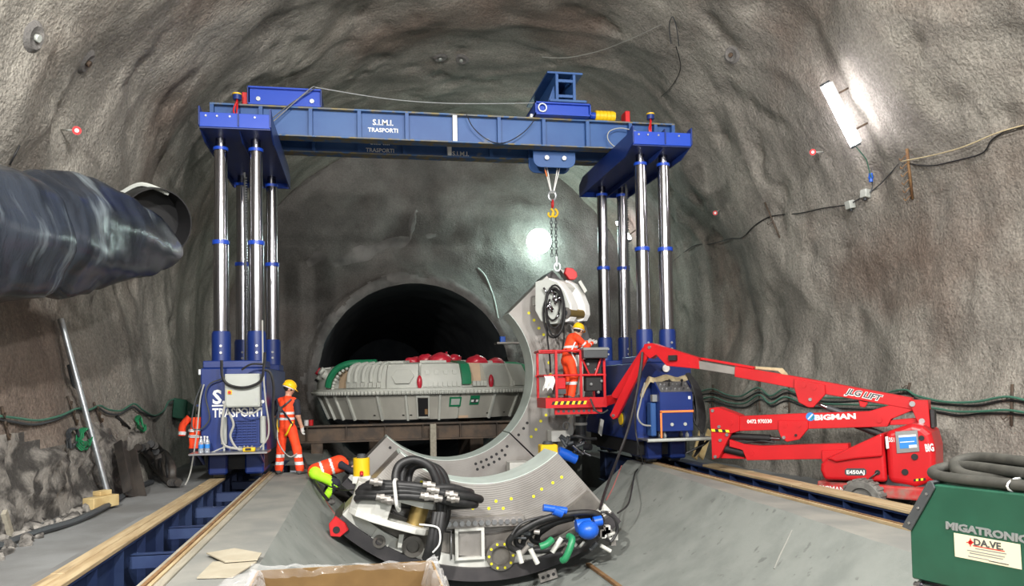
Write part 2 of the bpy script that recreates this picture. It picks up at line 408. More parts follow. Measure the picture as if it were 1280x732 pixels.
# back wall around the portal of the bored tunnel
YB=29.6; PR=3.5; NA=180; NR=44
def bound(a):
    d=Vector((math.cos(a),math.sin(a))); best=14
    for p,q in zip(prof,prof[1:]):
        e=q-p; den=d.x*(-e.y)+d.y*e.x
        if abs(den)<1e-9: continue
        wx,wy=p.x-AX,p.y-AZ
        t=(wx*(-e.y)+wy*e.x)/den; u=(d.x*wy-d.y*wx)/den
        if t>0 and -.001<=u<=1.001: best=min(best,t)
    if d.y<0: best=min(best,2.9/max(1e-6,-d.y)) if best==14 or True else best
    return max(best+.5,PR+.05)
rr=[]
for j in range(NR):
    t=j/(NR-1); row=[]
    for k in range(NA):
        a=2*PI*k/NA; rb=bound(a); r=PR+(rb-PR)*t**1.25
        x=AX+math.cos(a)*r*(1+(.012*nz((math.cos(a)*6,math.sin(a)*6,2),1,3) if j<3 else 0)); z=AZ+math.sin(a)*r
        e=r-PR
        y=YB+nz((x,3,z),.45,4)*.28+nz((x,9,z),1.6,3)*.08
        if e<.42: y=YB-.30-.10*math.sin(e/.42*PI)+nz((x,1,z),2.2,3)*.09      # sprayed collar
        elif e<.9: y=y+(.9-e)/.48*-.22
        row.append(Vector((x,y,z)))
    rr.append(row)
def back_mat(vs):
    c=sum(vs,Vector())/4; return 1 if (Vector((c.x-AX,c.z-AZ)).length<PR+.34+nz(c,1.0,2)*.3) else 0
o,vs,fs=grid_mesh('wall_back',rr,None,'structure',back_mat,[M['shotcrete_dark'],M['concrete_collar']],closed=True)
n=len(VB); VB+=vs; VF+=[[k+n for k in f] for f in fs]
VAULT=BVHTree.FromPolygons([tuple(v) for v in VB],VF)
def hit(px,py,off=.03):
    d=ray(px,py).normalized(); l,nn,i,dist=VAULT.ray_cast(Vector((0,0,CAMZ)),d)
    if l is None: return at(px,py,y=20)
    if nn.dot(d)>0: nn=-nn
    return l+nn*off
def hitn(px,py):
    d=ray(px,py).normalized(); l,nn,i,dist=VAULT.ray_cast(Vector((0,0,CAMZ)),d)
    if nn.dot(d)>0: nn=-nn
    return l,nn
# the bored tunnel beyond
rows2=[]
for j in range(40):
    y=YB-.25+j*.9
    rows2.append([Vector((AX+math.cos(2*PI*k/96)*(PR+.02+nz((math.cos(2*PI*k/96)*4,y,math.sin(2*PI*k/96)*4),.8,3)*.1*min(1,j)),y,AZ+math.sin(2*PI*k/96)*(PR+.02+nz((math.cos(2*PI*k/96)*4,y,math.sin(2*PI*k/96)*4),.8,3)*.1*min(1,j)))) for k in range(96)])
grid_mesh('wall_bored_tunnel',rows2,M['bore'],'structure',closed=True)
b=MB(); b.b2((-6,64,-3),(10,64.2,7)); b.build('wall_bored_tunnel',M['bore'])['kind']='structure'
b=MB(); b.b2((-6,-12.3,-2),(13,-12.0,13)); b.build('wall_rear',M['shotcrete'])['kind']='structure'
# ground
def slab(name,x0,x1,y0,y1,z,m,nx=2,amp=.0,dy=.5):
    ny=max(2,int((y1-y0)/dy)); rws=[]
    for j in range(ny+1):
        y=y0+(y1-y0)*j/ny
        rws.append([Vector((x0+(x1-x0)*i/nx,y,z+(nz((x0+(x1-x0)*i/nx,y,0),.9,3)*amp))) for i in range(nx+1)])
    return grid_mesh(name,rws,m,'structure')[0]
slab('floor',-4.6,-2.88,-8,29.8,-.02,M['floor_dust'],10,.03,.3)
slab('floor',7.14,11.2,-8,29.8,-.60,M['floor_dust'],20,.08,.3)
b=MB(); b.b2((-3.0,-8,-1.7),(-2.87,29.8,-.01)); b.build('trim_1',M['floor_dust'])['kind']='structure'
b=MB(); b.b2((7.12,-8,-1.7),(7.22,29.8,-.58)); b.build('trim_2',M['floor_dust'])['kind']='structure'
slab('floor',-2.86,7.2,17.0,31,-1.55,M['dark_ground'],30,.12,.3)
slab('floor',-2.9,-1.7,-8,17.2,-.8,M['dark_ground'],2)
slab('floor',5.95,7.2,-8,17.2,-.8,M['dark_ground'],2)
def edge_r(y): return 5.27+.05*(y-7.08)
def cradle(name,y0,y1,xl,xr_out,top,re=None):
    rws=[]; ny=int((y1-y0)/.25)
    for j in range(ny+1):
        y=y0+(y1-y0)*j/ny; xr=edge_r(y) if re is None else re
        el=AX-2.95; row=[Vector((xl,y,-.85)),Vector((xl,y,top)),Vector((el-.25,y,top+nz((1,y,0),1.5,2)*.006)),Vector((el-.012,y,top-.002))]
        zc=AZ; N=40
        aL=math.atan2(top-zc,el-AX)+2*PI; Rl=math.hypot(el-AX,top-zc)
        for i in range(N+1):                                   # left half arc
            a=aL+(1.5*PI-aL)*i/N; row.append(Vector((AX+Rl*math.cos(a),y,zc+Rl*math.sin(a))))
        zb=zc-Rl; aR=R(47)
        for i in range(1,N+1):                                 # right half, opening with the walkway edge
            a=aR*i/N; row.append(Vector((AX+(xr-AX)*math.sin(a)/math.sin(aR),y,zb+(top-zb)*(1-math.cos(a))/(1-math.cos(aR)))))
        row+= [Vector((xr+.012,y,top-.001)),Vector((xr+.25,y,top+nz((7,y,0),1.5,2)*.006)),Vector((xr_out,y,top)),Vector((xr_out,y,-.85))]
        for q in row[5:-4]: q.z+=nz(q,1.6,3)*.012
        rws.append(row)
    def fm(vs):
        c=sum(vs,Vector())/4; return 1 if c.z>top-.03 and (c.x<AX-2.93 or c.x>4) and abs(vs[0].z-vs[1].z)<.02 and abs(vs[0].z-top)<.03 else 0
    o,_,_=grid_mesh(name,rws,None,'structure',fm,[M['concrete'],M['walk_concrete']],smooth=False)
    return o
cradle('floor_cradle',-4,16.95,-1.71,5.98,0.0)
cradle('floor_cradle',18.7,23.2,-2.0,5.2,-.02,4.88)
# the working deck the photographer, the welder and the carton stand on
b=MB()
b.b2((-1.3,-3,-.05),(4.6,5.2,.10)); b.build('floor_deck',M['wood_grey'])['kind']='structure'
# ================================================================== crane tracks
def plank_run(parent, x0, x1, zt, th, y0, y1, L, m, off=0, name='plank'):
    me=None; y=y0-off
    while y<y1:
        a=max(y0,y); bb=min(y1,y+L)-.008
        if bb-a>.1:
            b=MB(); b.b2((x0,a,zt-th),(x1,bb,zt+random.uniform(-.004,.004))); b.build(name,m,parent,bev=.006)
        y+=L
def track(xa0,xa1,xb0,xb1,side,label):
    # xa: outer beam, xb: inner beam, from x0 to x1
    y0,y1=2.0,29.0 if False else 20.0
    t=thing('crane_track',label,'track',((xa0+xb1)/2,y0,-.8),group='gantry tracks')
    for nm,x0,x1 in(('outer_beam',xa0,xa1),('inner_beam',xb0,xb1)):
        b=MB(); xc=(x0+x1)/2
        b.b2((x0,y0,-.04),(x1,y1,-.014)); b.b2((x0,y0,-.78),(x1,y1,-.75)); b.b2((xc-.012,y0,-.75),(xc+.012,y1,-.04))
        b.build(nm,M['track_blue'],t)
    # stiffener ribs facing the gap
    rib=None; y=y0+.35
    s=1 if xa0<xb0 else -1
    while y<y1:
        for x0,x1 in((xa0,xa1),(xb0,xb1)):
            b=MB(); b.b2((x0+.01,y-.008,-.75),(x1-.01,y+.008,-.04)); b.build('stiffener',M['track_blue'],t)
        y+=.9
    # cross ties with diagonal bracing
    gi0,gi1=(xa1,xb0) if s>0 else (xb1,xa0)
    y=y0+.6; k=0
    while y<y1:
        b=MB(); b.b2((gi0,y-.06,-.16),(gi1,y+.06,-.145)); b.b2((gi0,y-.06,-.30),(gi1,y-.05,-.15)); b.build('cross_tie',M['track_blue'],t)
        b=MB(); b.bar((gi0,y,-.2),(gi1,y+.8,-.5),.06,.06); b.build('brace',M['track_blue'],t)
        b=MB(); b.b2((gi0,y+.84,-.6),(gi1,y+.96,-.55)); b.build('cross_tie',M['track_blue'],t)
        y+=1.8; k+=1
    return t
t=track(-2.84,-2.60,-1.94,-1.73,1,'blue steel crane track with timber planks beside the rock foot of the left wall')
plank_run(t,-2.85,-2.725,.035,.046,2,16.1,3.4,M['wood'],.7)
plank_run(t,-2.72,-2.59,.033,.046,2,16.1,3.4,M['wood'],2.2)
plank_run(t,-1.95,-1.885,.02,.033,2,16.6,4.0,M['wood_grey'],1)
plank_run(t,-1.80,-1.715,.02,.033,2,16.9,4.0,M['wood_grey'],2.7)
b=MB(); b.b2((-1.880,2,-.013),(-1.845,16.9,.045)); b.build('rail',M['rust'],t)
b=MB(); b.b2((-1.84,2,-.013),(-1.805,16.9,.03)); b.build('timber_strip',M['wood'],t)
t=track(6.77,7.09,6.0,6.14,-1,'blue steel crane track with timber planks in front of the red boom lift')
plank_run(t,6.75,6.932,.035,.046,2,15.3,3.4,M['wood'],.4)
plank_run(t,6.937,7.11,.033,.046,2,15.3,3.4,M['wood'],1.9)
b=MB(); b.b2((6.0,2,-.013),(6.05,17,.03)); b.build('timber_strip',M['wood'],t)
b=MB(); b.b2((6.06,2,-.013),(6.085,17,.04)); b.build('rail',M['rust'],t)
# ================================================================== lifting gantry: two jack towers
CYF,CYB=16.2,19.0
def jack_tower(name,label,xc,xa,xb,mirror):
    s=-1 if mirror else 1
    t=thing(name,label,'gantry tower',(xc,17.5,.0),group='hydraulic gantry towers')
    x0,x1=(xc-.66,xc+.52) if not mirror else (xc-.64,xc+.58)
    # body
    b=MB(); b.b2((x0,15.7,.50),(x1,19.5,2.12)); body=b.build('base_body',M['blue'],t,bev=.02)
    b=MB(); b.b2((x0+.03,15.75,2.12),(x1-.03,16.65,2.26)); b.build('deck_plate',M['blue'],t,bev=.015)
    b=MB(); b.b2((x0+.03,18.5,2.12),(x1-.03,19.45,2.26)); b.build('deck_plate',M['blue'],t,bev=.015)
    # wheel bogies
    for yy in(16.3,18.9):
        for xx in(xa,xb):
            b=MB(); b.b2((xx-.17,yy-.55,.12),(xx+.17,yy+.55,.52)); bg=b.build('bogie',M['blue'],t,bev=.03)
            for dy in(-.3,.3):
                b=MB(); b.cyl((xx-.10,yy+dy,.19),(xx+.10,yy+dy,.19),.145,n=20); b.build('wheel',M['dark_grey'],bg)
    b=MB(); b.b2((x0+.06,15.9,.2),(x1-.06,19.3,.5)); b.build('undercarriage',M['black'],t)
    # hydraulic columns
    for i,(x,y) in enumerate(((xa,CYF),(xb,CYF),(xa,CYB),(xb,CYB))):
        zt=6.62
        b=MB(); b.cyl((x,y,2.2),(x,y,2.80),.178,n=28); b.cyl((x,y,2.78),(x,y,2.84),.165,n=28)
        sl=b.build('sleeve',M['blue'],t)
        b=MB(); b.cyl((x+.02,y-.175,2.42),(x+.02,y-.20,2.42),.025,n=10); b.cyl((x+.02,y-.175,2.55),(x+.02,y-.20,2.55),.025,n=10); b.build('bolt',M['steel'],sl)
        b=MB(); b.cyl((x,y,2.8),(x,y,4.55),.146,n=32); b.build('lower_ram',M['chrome2'],t)
        b=MB(); b.cyl((x,y,4.53),(x,y,4.61),.162,n=28); b.build('collar',M['bright_blue'],t)
        b=MB(); b.cyl((x,y,4.6),(x,y,6.40),.124,n=32); b.build('upper_ram',M['chrome'],t)
        b=MB(); b.cyl((x,y,6.38),(x,y,6.44),.142,n=28); b.build('collar',M['bright_blue'],t)
        b=MB(); b.cyl((x,y,6.42),(x,y,6.64),.095,n=20); b.build('piston_rod',M['chrome2'],t)
    # toothed safety rack beside a rear column
    b=MB(); xr=xa+.17 if not mirror else xb-.16
    b.b2((xr-.02,18.2,2.3),(xr+.02,18.22,6.5))
    for k in range(70): b.b2((xr+.02,18.195,2.36+k*.058),(xr+.05,18.225,2.385+k*.058))
    b.build('safety_rack',M['dark_grey'],t)
    # header: cross plates and long fins carrying the girders
    h=MB(); hx0,hx1=xc-.64,xc+.64
    h.b2((hx0,15.55,6.62),(hx1,19.6,6.66))
    head=h.build('header_plate',M['blue'],t)
    for k,x in enumerate((hx0,xc+.06,hx1)):
        b=MB()
        pts=[(15.5,6.66),(15.5,7.02 if k!=1 else 6.98),(15.62,7.02 if k!=1 else 6.98),(15.9,6.94),(19.3,6.94),(19.65,6.80),(19.65,6.50),(16.1,6.50)]
        b.prism([(a,c) for a,c in pts],lambda u,v,w,x=x:Vector((x-.015+w,u,v)),.03); b.build('header_fin',M['blue'],head,bev=.004)
    b=MB(); b.b2((hx0,15.52,6.64),(hx1,15.56,6.91)); b.build('header_end_plate',M['bright_blue'],head,bev=.004)
    b=MB(); b.b2((hx0,19.58,6.5),(hx1,19.62,6.85)); b.build('header_end_plate',M['bright_blue'],head,bev=.004)
    for x in(hx0+.12,hx0+.32,hx0+.55,hx1-.28):
        b=MB(); b.cyl((x,15.5,6.84),(x,15.53,6.84),.02,n=8); b.build('bolt',M['steel'],head)
    return t
tl=jack_tower('gantry_tower','tall blue hydraulic gantry tower with four chrome columns, beside the standing worker',-2.30,-2.67,-2.01,False)
tr=jack_tower('gantry_tower','tall blue hydraulic gantry tower with chrome columns behind the red boom arm',6.20,5.95,6.47,True)
# ------------------------------------------------ girders
def girder(y,label,txt):
    g=thing('gantry_girder',label,'girder',(2.0,y,6.945),group='gantry girders')
    xA,xB=-3.0,7.06
    b=MB(); b.b2((xA,y-.012,6.975),(xB,y+.012,7.545)); b.build('web',M['girder_blue'],g)
    b=MB(); b.b2((xA,y-.15,7.545),(xB,y+.15,7.58)); b.build('top_flange',M['flange_rust'],g,bev=.004)
    b=MB(); b.b2((xA,y-.17,6.945),(xB,y+.17,6.975)); b.build('bottom_flange',M['flange_rust'],g,bev=.004)
    for k,x in enumerate([-2.96,-2.5,-2,-1,0,1,2.03,3,4,5,6,6.6,7.02]):
        m=M['white'] if k==6 else M['girder_blue']; wd=.09 if k==6 else .075
        for s in(-1,1):
            b=MB(); b.b2((x-wd/2,y+s*.012,6.975),(x+wd/2,y+s*.145,7.545)); b.build('stiffener',m if s<0 else M['girder_blue'],g)
    for (s,size,x,z) in txt: text(s,size,M['white'],g,(x,y-.016,z),(1,0,0),(0,0,1),bold=.02,align='CENTER')
    return g
girder(17.05,'long blue steel girder nearest the camera, spanning both gantry towers',[('S.I.M.I.',.17,.50,7.30),('TRASPORTI',.125,.50,7.15)])
girder(18.15,'long blue steel girder behind the nearer one, spanning both gantry towers',[('S.I.M.I.',.17,.46,7.21),('TRASPORTI',.125,.46,7.04),('S.I.M.I.',.15,2.3,7.02)])
# ------------------------------------------------ what stands on the girders
z0=7.585
t=thing('slide_beam','bright blue I-shaped slide beam lying on the girders above the left tower','beam',(-1.5,17.6,z0))
b=MB(); b.b2((-2.25,16.9,z0),(-.78,18.3,z0+.03)); b.b2((-2.25,16.88,z0+.34),(-.78,18.32,z0+.37)); b.build('flange',M['bright_blue'],t)
b=MB(); b.b2((-2.22,16.97,z0+.03),(-.80,17.0,z0+.34)); b.b2((-2.22,18.2,z0+.03),(-.80,18.23,z0+.34)); b.build('web',M['bright_blue'],t)
for x in(-2.26,-.79): 
    b=MB(); b.b2((x,16.88,z0),(x+.02,18.32,z0+.37)); b.build('end_plate',M['blue'],t)
for x in(-2.05,-.97):
    b=MB(); b.cyl((x,16.97,z0+.13),(x,16.93,z0+.13),.045,n=12); b.build('lifting_eye',M['galv'],t)
b=MB(); b.cyl((-1.98,17.2,z0+.37),(-1.98,17.2,z0+.41),.04,n=10); b.build('knob',M['steel'],t)
def clamp_jack(x,y,lab):
    t=thing('clamp_jack',lab,'jack',(x,y,7.0),group='small clamp jacks on the girder ends')
    b=MB(); b.cyl((x,y,7.05),(x,y,7.6),.022,n=8); b.build('rod',M['red'],t)
    b=MB(); b.cyl((x,y,7.60),(x,y,7.74),.085,n=14); b.build('cylinder',M['blue'],t)
    b=MB(); b.cyl((x,y,7.70),(x,y,7.73),.092,n=14); b.build('band',M['yellow'],t)
    b=MB(); b.tube(spline([(x,y-.04,7.55),(x-.06,y-.06,7.35),(x+.03,y-.05,7.15),(x-.02,y-.05,7.02)],6),.018,6); b.build('hose',M['red'],t)
clamp_jack(-2.44,16.75,'small blue and red clamp jack on the left end of the girders')
clamp_jack(6.42,16.75,'small blue and red clamp jack on the right end of the girders')
for x,lab in((-2.32,'red stop plate standing beside the blue slide beam'),(5.98,'red stop plate standing by the right girder end')):
    b=MB(); b.b2((x-.06,17.0,7.585),(x+.05,17.3,7.86)); tag(b.build('stop_plate',M['red'],bev=.01),lab,'plate',group='red stop plates')
t=thing('hoist_trolley','blue hoist trolley with open box beam and yellow motor on the girders','trolley',(4.3,17.6,z0))
b=MB(); b.b2((3.77,16.7,z0),(5.02,18.5,z0+.035)); b.b2((3.77,16.7,z0+.25),(5.02,18.5,z0+.28)); b.b2((3.80,16.78,z0+.035),(4.99,16.81,z0+.25)); b.b2((3.80,18.4,z0+.03),(4.99,18.43,z0+.25)); b.b2((3.77,16.7,z0),(3.79,18.5,z0+.28)); b.b2((5.0,16.7,z0),(5.02,18.5,z0+.28)); b.build('carriage',M['bright_blue'],t)
zb=z0+.30
b=MB(); b.b2((4.1,16.7,zb),(4.93,18.9,zb+.05)); b.b2((4.05,16.7,zb+.62),(4.85,18.9,zb+.66)); bb=b.build('beam_flange',M['girder_blue'],t)
for x in(4.27,4.66):
    b=MB(); b.b2((x-.03,16.72,zb+.05),(x+.03,18.88,zb+.62)); b.build('beam_web',M['girder_blue'],t)
for z in(zb+.14,zb+.48):
    b=MB(); b.b2((4.3,16.74,z-.03),(4.63,16.80,z+.03)); b.build('beam_rung',M['girder_blue'],t)
b=MB(); b.add([(4.15,16.85,zb+.05),(4.24,16.85,zb+.05),(4.24,16.85,zb+.3)],[(0,1,2)]); b.add([(4.1,16.9,zb+.05),(4.25,16.9,zb+.05),(4.25,16.9,zb+.45),(4.1,16.95,zb+.05),(4.25,16.95,zb+.05),(4.25,16.95,zb+.45)],[(0,1,2),(3,5,4),(0,3,4,1),(1,4,5,2),(2,5,3,0)]); b.build('gusset',M['girder_blue'],t)
b=MB(); b.lathe([(.10,0),(.10,.02),(.075,.02),(.075,0)],(3.93,16.72,z0+.15),(0,-1,0),n=20); b.build('guide_ring',M['galv'],t)
b=MB(); b.cyl((5.02,17.0,z0+.12),(5.2,17.0,z0+.12),.08,n=14); b.build('gearbox',M['bright_blue'],t)
b=MB(); 
for k in range(5): b.cyl((5.21+k*.085,17.0,z0+.12),(5.275+k*.085,17.0,z0+.12),.125,n=18)
b.cyl((5.2,17,z0+.12),(5.66,17,z0+.12),.11,n=18); b.build('motor',M['yellow'],t)
b=MB(); b.b2((3.72,17.0,z0),(3.78,17.3,z0+.10)); b.build('wedge',M['white'],t)
# hanging sheave plates
t=thing('hanger_plate','blue rounded hanger plate below the girders holding the white slings','hanger',(4.32,17.6,6.55))
for y in(17.35,17.85):
    b=MB(); pts=[]
    for k in range(9): a=PI+PI/2*k/8; pts.append((4.02+.18*math.cos(a)-.0,6.78+.18*math.sin(a)))
    for k in range(9): a=1.5*PI+PI/2*k/8; pts.append((4.64+.18*math.cos(a),6.78+.18*math.sin(a)))
    pts+=[(4.82,7.55),(3.84,7.55)]
    b.prism(pts,lambda u,v,w,y=y:Vector((u,y-.02+w,v)),.04); b.build('plate',M['girder_blue'],t,bev=.006)
for x in(4.14,4.54):
    b=MB(); b.cyl((x,17.25,6.80),(x,17.95,6.80),.05,n=14); b.build('pin',M['steel'],t)
t=thing('lifting_sling','white textile slings in a V under the hanger plate','sling',(4.33,17.6,6.1))
for x,dx in((4.14,-.03),(4.54,.03),(4.20,-.02),(4.48,.02)):
    b=MB(); b.bar((x,17.6,6.76),(4.33+dx,17.6,6.08),.05,.016); b.build('strap',M['white'],t)
b=MB(); b.bar((4.16,17.56,6.6),(4.20,17.56,6.45),.052,.02); b.build('tag',M['orange_strap'],t)
def torus_pts(c,r,axis,n=16,sx=1,sz=1):
    u,v,d=basis(axis); return [Vector(c)+u*math.cos(2*PI*k/n)*r*sx+v*math.sin(2*PI*k/n)*r*sz for k in range(n)]
b=MB(); b.tube(torus_pts((4.33,17.6,6.02),.085,(0,1,0),16,1,1.3),.028,8,True); b.cyl((4.25,17.6,6.1),(4.41,17.6,6.1),.03,n=8)
tag(b.build('shackle',M['galv']),'grey steel shackle joining the slings and the lifting chain','shackle')
t=thing('lifting_chain','yellow hooked double lifting chain hanging from the shackle to the red lug','chain',(4.34,17.6,4.2))
b=MB(); b.tube(torus_pts((4.33,17.6,5.83),.06,(1,0,0),12,1,1.4),.022,8,True); b.build('master_link',M['red'],t)
for dx in(-.045,.05):
    b=MB(); c=(4.335+dx,17.6,5.60)
    b.tube(spline([(c[0],c[1],c[2]+.12),(c[0]+.05,c[1],c[2]+.07),(c[0]+.06,c[1],c[2]),(c[0],c[1],c[2]-.07),(c[0]-.06,c[1],c[2]-.03),(c[0]-.05,c[1],c[2]+.03)],5),.024,7); b.build('hook',M['yellow'],t)
link_me=[None,None]
for dx in(-.05,.055):
    k=0; z=5.48
    while z>4.62:
        b=MB(); b.tube(torus_pts((4.345+dx,17.6,z),.032,(0,1,0) if k%2 else (1,0,0),8,1 if k%2 else 1,1.5),.011,5,True); b.build('chain_link',M['dark_grey'],t); z-=.075; k+=1
b=MB(); b.tube([(4.40,17.6,4.62),(4.41,17.6,4.40)],.03,8); b.tube(torus_pts((4.41,17.6,4.38),.07,(0,1,0),12,1,1.3),.024,7,True); b.build('end_shackle',M['galv'],t)
# wire rope between the two sliding units
b=MB(); b.tube(spline([(-2.0,16.8,6.95),(-1.05,16.85,7.9),(-.9,16.9,8.0)],5)+spline([(-.9,16.9,8.0),(.6,16.9,7.83),(2.0,16.9,7.80),(3.85,16.9,7.90)],8),.012,5)
tag(b.build('wire_rope',M['galv']),'thin pale rope strung over the girders between slide beam and trolley','rope')
b=MB(); b.tube(spline([(-.92,16.86,7.95),(-1.4,16.84,7.6),(-1.85,16.84,7.2)],6),.012,5); tag(b.build('guy_rope',M['dark_grey']),'dark rope slanting down across the left end of the front girder','rope')
b=MB(); b.tube(spline([at(583,143,y=16.85),at(592,160,y=16.85),at(612,176,y=16.85),at(632,178,y=16.85),at(655,165,y=16.85),at(668,150,y=16.85)],6),.010,5); tag(b.build('loose_cable',M['black_rubber']),'thin black cable looped over the middle of the front girder','cable')
b=MB(); b.tube(spline([at(795,164,y=16.85),at(776,160,y=16.85),at(762,164,y=16.85),at(760,174,y=16.85),at(770,184,y=16.85),at(784,183,y=16.85)],6),.012,5); tag(b.build('cable_loop',M['cable_grey']),'grey cable loop at the right end of the front girder','cable')
# ================================================================== shield segments
def machined_rings():
    m=mat('machined flange face',(.30,.285,.265),(.23,.215,.20),scale=1.3,detail=8,rough=.45,metal=.35,c3=(.16,.14,.125),s3=.9,lo3=.55,hi3=.72)
    nt=m.node_tree; b=nt.nodes['Principled BSDF']; tc=next(n for n in nt.nodes if n.type=='TEX_COORD')
    wv=nt.nodes.new('ShaderNodeTexWave'); wv.wave_type='RINGS'; wv.rings_direction='Y'; wv.inputs['Scale'].default_value=9; wv.inputs['Distortion'].default_value=.25; wv.inputs['Detail'].default_value=2
    nt.links.new(tc.outputs['Object'],wv.inputs['Vector'])
    bp=nt.nodes.new('ShaderNodeBump'); bp.inputs['Strength'].default_value=.12; bp.inputs['Distance'].default_value=.02
    nt.links.new(wv.outputs['Fac'],bp.inputs['Height']); nt.links.new(bp.outputs[0],b.inputs['Normal']); return m
M['rings']=machined_rings()
CC=(AX,AZ)
def pol(r,a,y): return Vector((AX+r*math.cos(R(a)),y,AZ+r*math.sin(R(a))))
def disc(b,p,r,n=10,t=.006): b.cyl(Vector(p)+Vector((0,.02,0)),Vector(p)+Vector((0,-t,0)),r,n=n)
def segment(label,y0,dep,ri,a0,a1,ro=3.40,plate_r=3.0,skin_front=.12,white_lip=True):
    t=thing('shield_segment',label,'shield segment',(AX,y0,AZ),group='shield ring segments')
    b=MB(); b.arc(CC,ri+.012,plate_r,a0,a1,y0,y0+.14,n=48); b.build('flange_plate',M['rings'],t)
    b=MB(); b.arc(CC,ri,ri+.05,a0,a1,y0+.004,y0+dep,n=48); b.build('inner_lip',M['lip_white'],t)
    b=MB(); b.arc(CC,plate_r-.02,plate_r+.15,a0,a1,y0-.20,y0+.14,n=48); b.build('rim',M['white_paint'],t)
    b=MB(); b.arc(CC,plate_r+.15,ro,a0,a1,y0-skin_front,y0+dep+.3,n=48); b.build('outer_skin',M['dark_skin'],t)
    for a in(a0,a1):
        b=MB(); s=.6 if a==a0 else -.6
        b.arc(CC,ri+.05,plate_r+.13,a,a+s*2.2,y0+.14,y0+dep,n=2); b.build('joint_plate',M['machined'],t)
    return t
# front bottom segment
YA=13.0
sa=segment('front bottom shield segment resting in the concrete cradle, loaded with hose bundles',YA,.95,1.90,225,311,ro=3.42,plate_r=3.06,skin_front=.28)
b=MB(); b.arc(CC,2.72,3.03,226,310,YA-.14,YA-.01,n=40); b.build('bulkhead',M['oily'],sa)
# bolt bar
p0=at(546,652,y=12.85); p1=at(655,657,y=12.85)
b=MB(); b.b2((p0.x,12.80,p0.z-.12),(p1.x,YA,p0.z+.05)); b.build('bolt_bar',M['machined'],sa,bev=.01)
for k in range(13):
    x=p0.x+.08+k*(p1.x-p0.x-.16)/12; b=MB(); b.cyl((x,12.80,p0.z-.035),(x,12.76,p0.z-.035),.045,n=6,smooth=False); b.build('hex_bolt',M['steel'],sa)
# square access frame
q0=at(568,660,y=12.8); q1=at(605,697,y=12.8)
fr=None
for lo,hi in(((q0.x,12.72,q1.z),(q0.x+.05,12.95,q0.z)),((q1.x-.05,12.72,q1.z),(q1.x,12.95,q0.z)),((q0.x+.05,12.72,q0.z-.04),(q1.x-.05,12.95,q0.z)),((q0.x+.05,12.72,q1.z),(q1.x-.05,12.95,q1.z+.04))):
    b=MB(); b.b2(lo,hi); b.build('access_frame',M['white_paint'],sa)
b=MB(); b.b2((q0.x,12.80,q1.z),(q1.x,12.85,q0.z)); b.build('access_cover',M['machined'],sa)
b=MB(); b.cyl((q0.x-.06,12.76,q1.z+.02),(q0.x-.06,12.76,q0.z-.03),.014,n=8); b.build('hinge_rod',M['steel'],sa)
# round flange with yellow bolt marks
c=at(625,693,y=12.78)
b=MB(); b.lathe([(.235,0),(.235,.10),(.155,.10),(.15,.02),(.0,.02)],c,(0,-1,0),n=32); fl=b.build('round_flange',M['oily'],sa)
for k in range(10):
    a=2*PI*k/10; b=MB(); b.cyl(c+Vector((math.cos(a)*.195,-.10,math.sin(a)*.195)),c+Vector((math.cos(a)*.195,-.112,math.sin(a)*.195)),.022,n=8); b.build('bolt_mark',M['yellow_mark'],fl)
c2=at(445,0+681,y=12.75); 
for (px,py,r) in((516,682,.17),(548,662,.09),(474,676,.10)):
    c=at(px,py,y=12.74); b=MB(); b.lathe([(r,0),(r,.06),(r*.6,.06),(r*.55,.015),(0,.015)],c,(0,-1,0),n=24); b.build('port_ring',M['oily'],sa)
c=at(475,676,y=12.76); b=MB(); b.box(c,(.30,.03,.30),Matrix.Rotation(R(35),3,'Y')); b.build('port_plate',M['white_paint'],sa)
# yellow dots on the flange
for px,py in((582,625),(602,625),(620,626),(639,623),(591,635),(611,635),(629,635),(667,620),(677,611),(691,603),(702,596),(575,617),(565,630),(527,602)):
    b=MB(); disc(b,at(px,py,y=YA),.026); b.build('paint_mark',M['yellow_mark'],sa)
# hinge clevis, left
def outline(cx,cy,pts): return [(cx+a,cy+d) for a,d in pts]
tl_=at(446,606,y=12.5); tr_=at(545,634,y=12.5); td=(tr_-tl_).normalized(); upv=Vector((td.z*-1,0,td.x))
def clev(u,v,w,base): return base+td*u+Vector((0,-1,0))*v+upv*w
L=(tr_-tl_).length
out=[(0,-.45),(0,.10),(.10,.28),(.35,.42),(.7,.46),(1.0,.42),(1.16,.30),(1.24,.12),(1.24,-.05),(1.16,-.2),(.95,-.3),(.6,-.45)]
out=[(a*L/1.24,d) for a,d in out]
for zoff,nm in((-.02,'clevis_lug'),(-.42,'clevis_lug')):
    b=MB(); b.prism(out,lambda u,v,w,z=zoff:clev(u,v,w+z,tl_),.10); b.build(nm,M['white_paint'],sa,bev=.015,seg=2)
b=MB(); wall=[(0,-.4),(0,.09),(.10,.26),(.33,.39),(.56,.42),(.56,.36),(.33,.33),(.14,.2),(.06,.06),(.06,-.4)]
b.prism([(a*L/1.24,d) for a,d in wall],lambda u,v,w:clev(u,v,w-.34,tl_),.34); b.build('clevis_body',M['white_paint'],sa,bev=.01)
b=MB(); b.cyl(clev(1.0*L/1.24,.1,-.32,tl_),clev(1.0*L/1.24,.1,-.0,tl_),.14,n=24); b.build('clevis_pin',M['brass'],sa)
b=MB(); b.ext([at(499,668,y=12.5),at(505,668,y=12.5),at(502,684,y=12.5),at(497,684,y=12.5)],(0,.05,0)); b.build('stub_bar',M['white_paint'],sa)
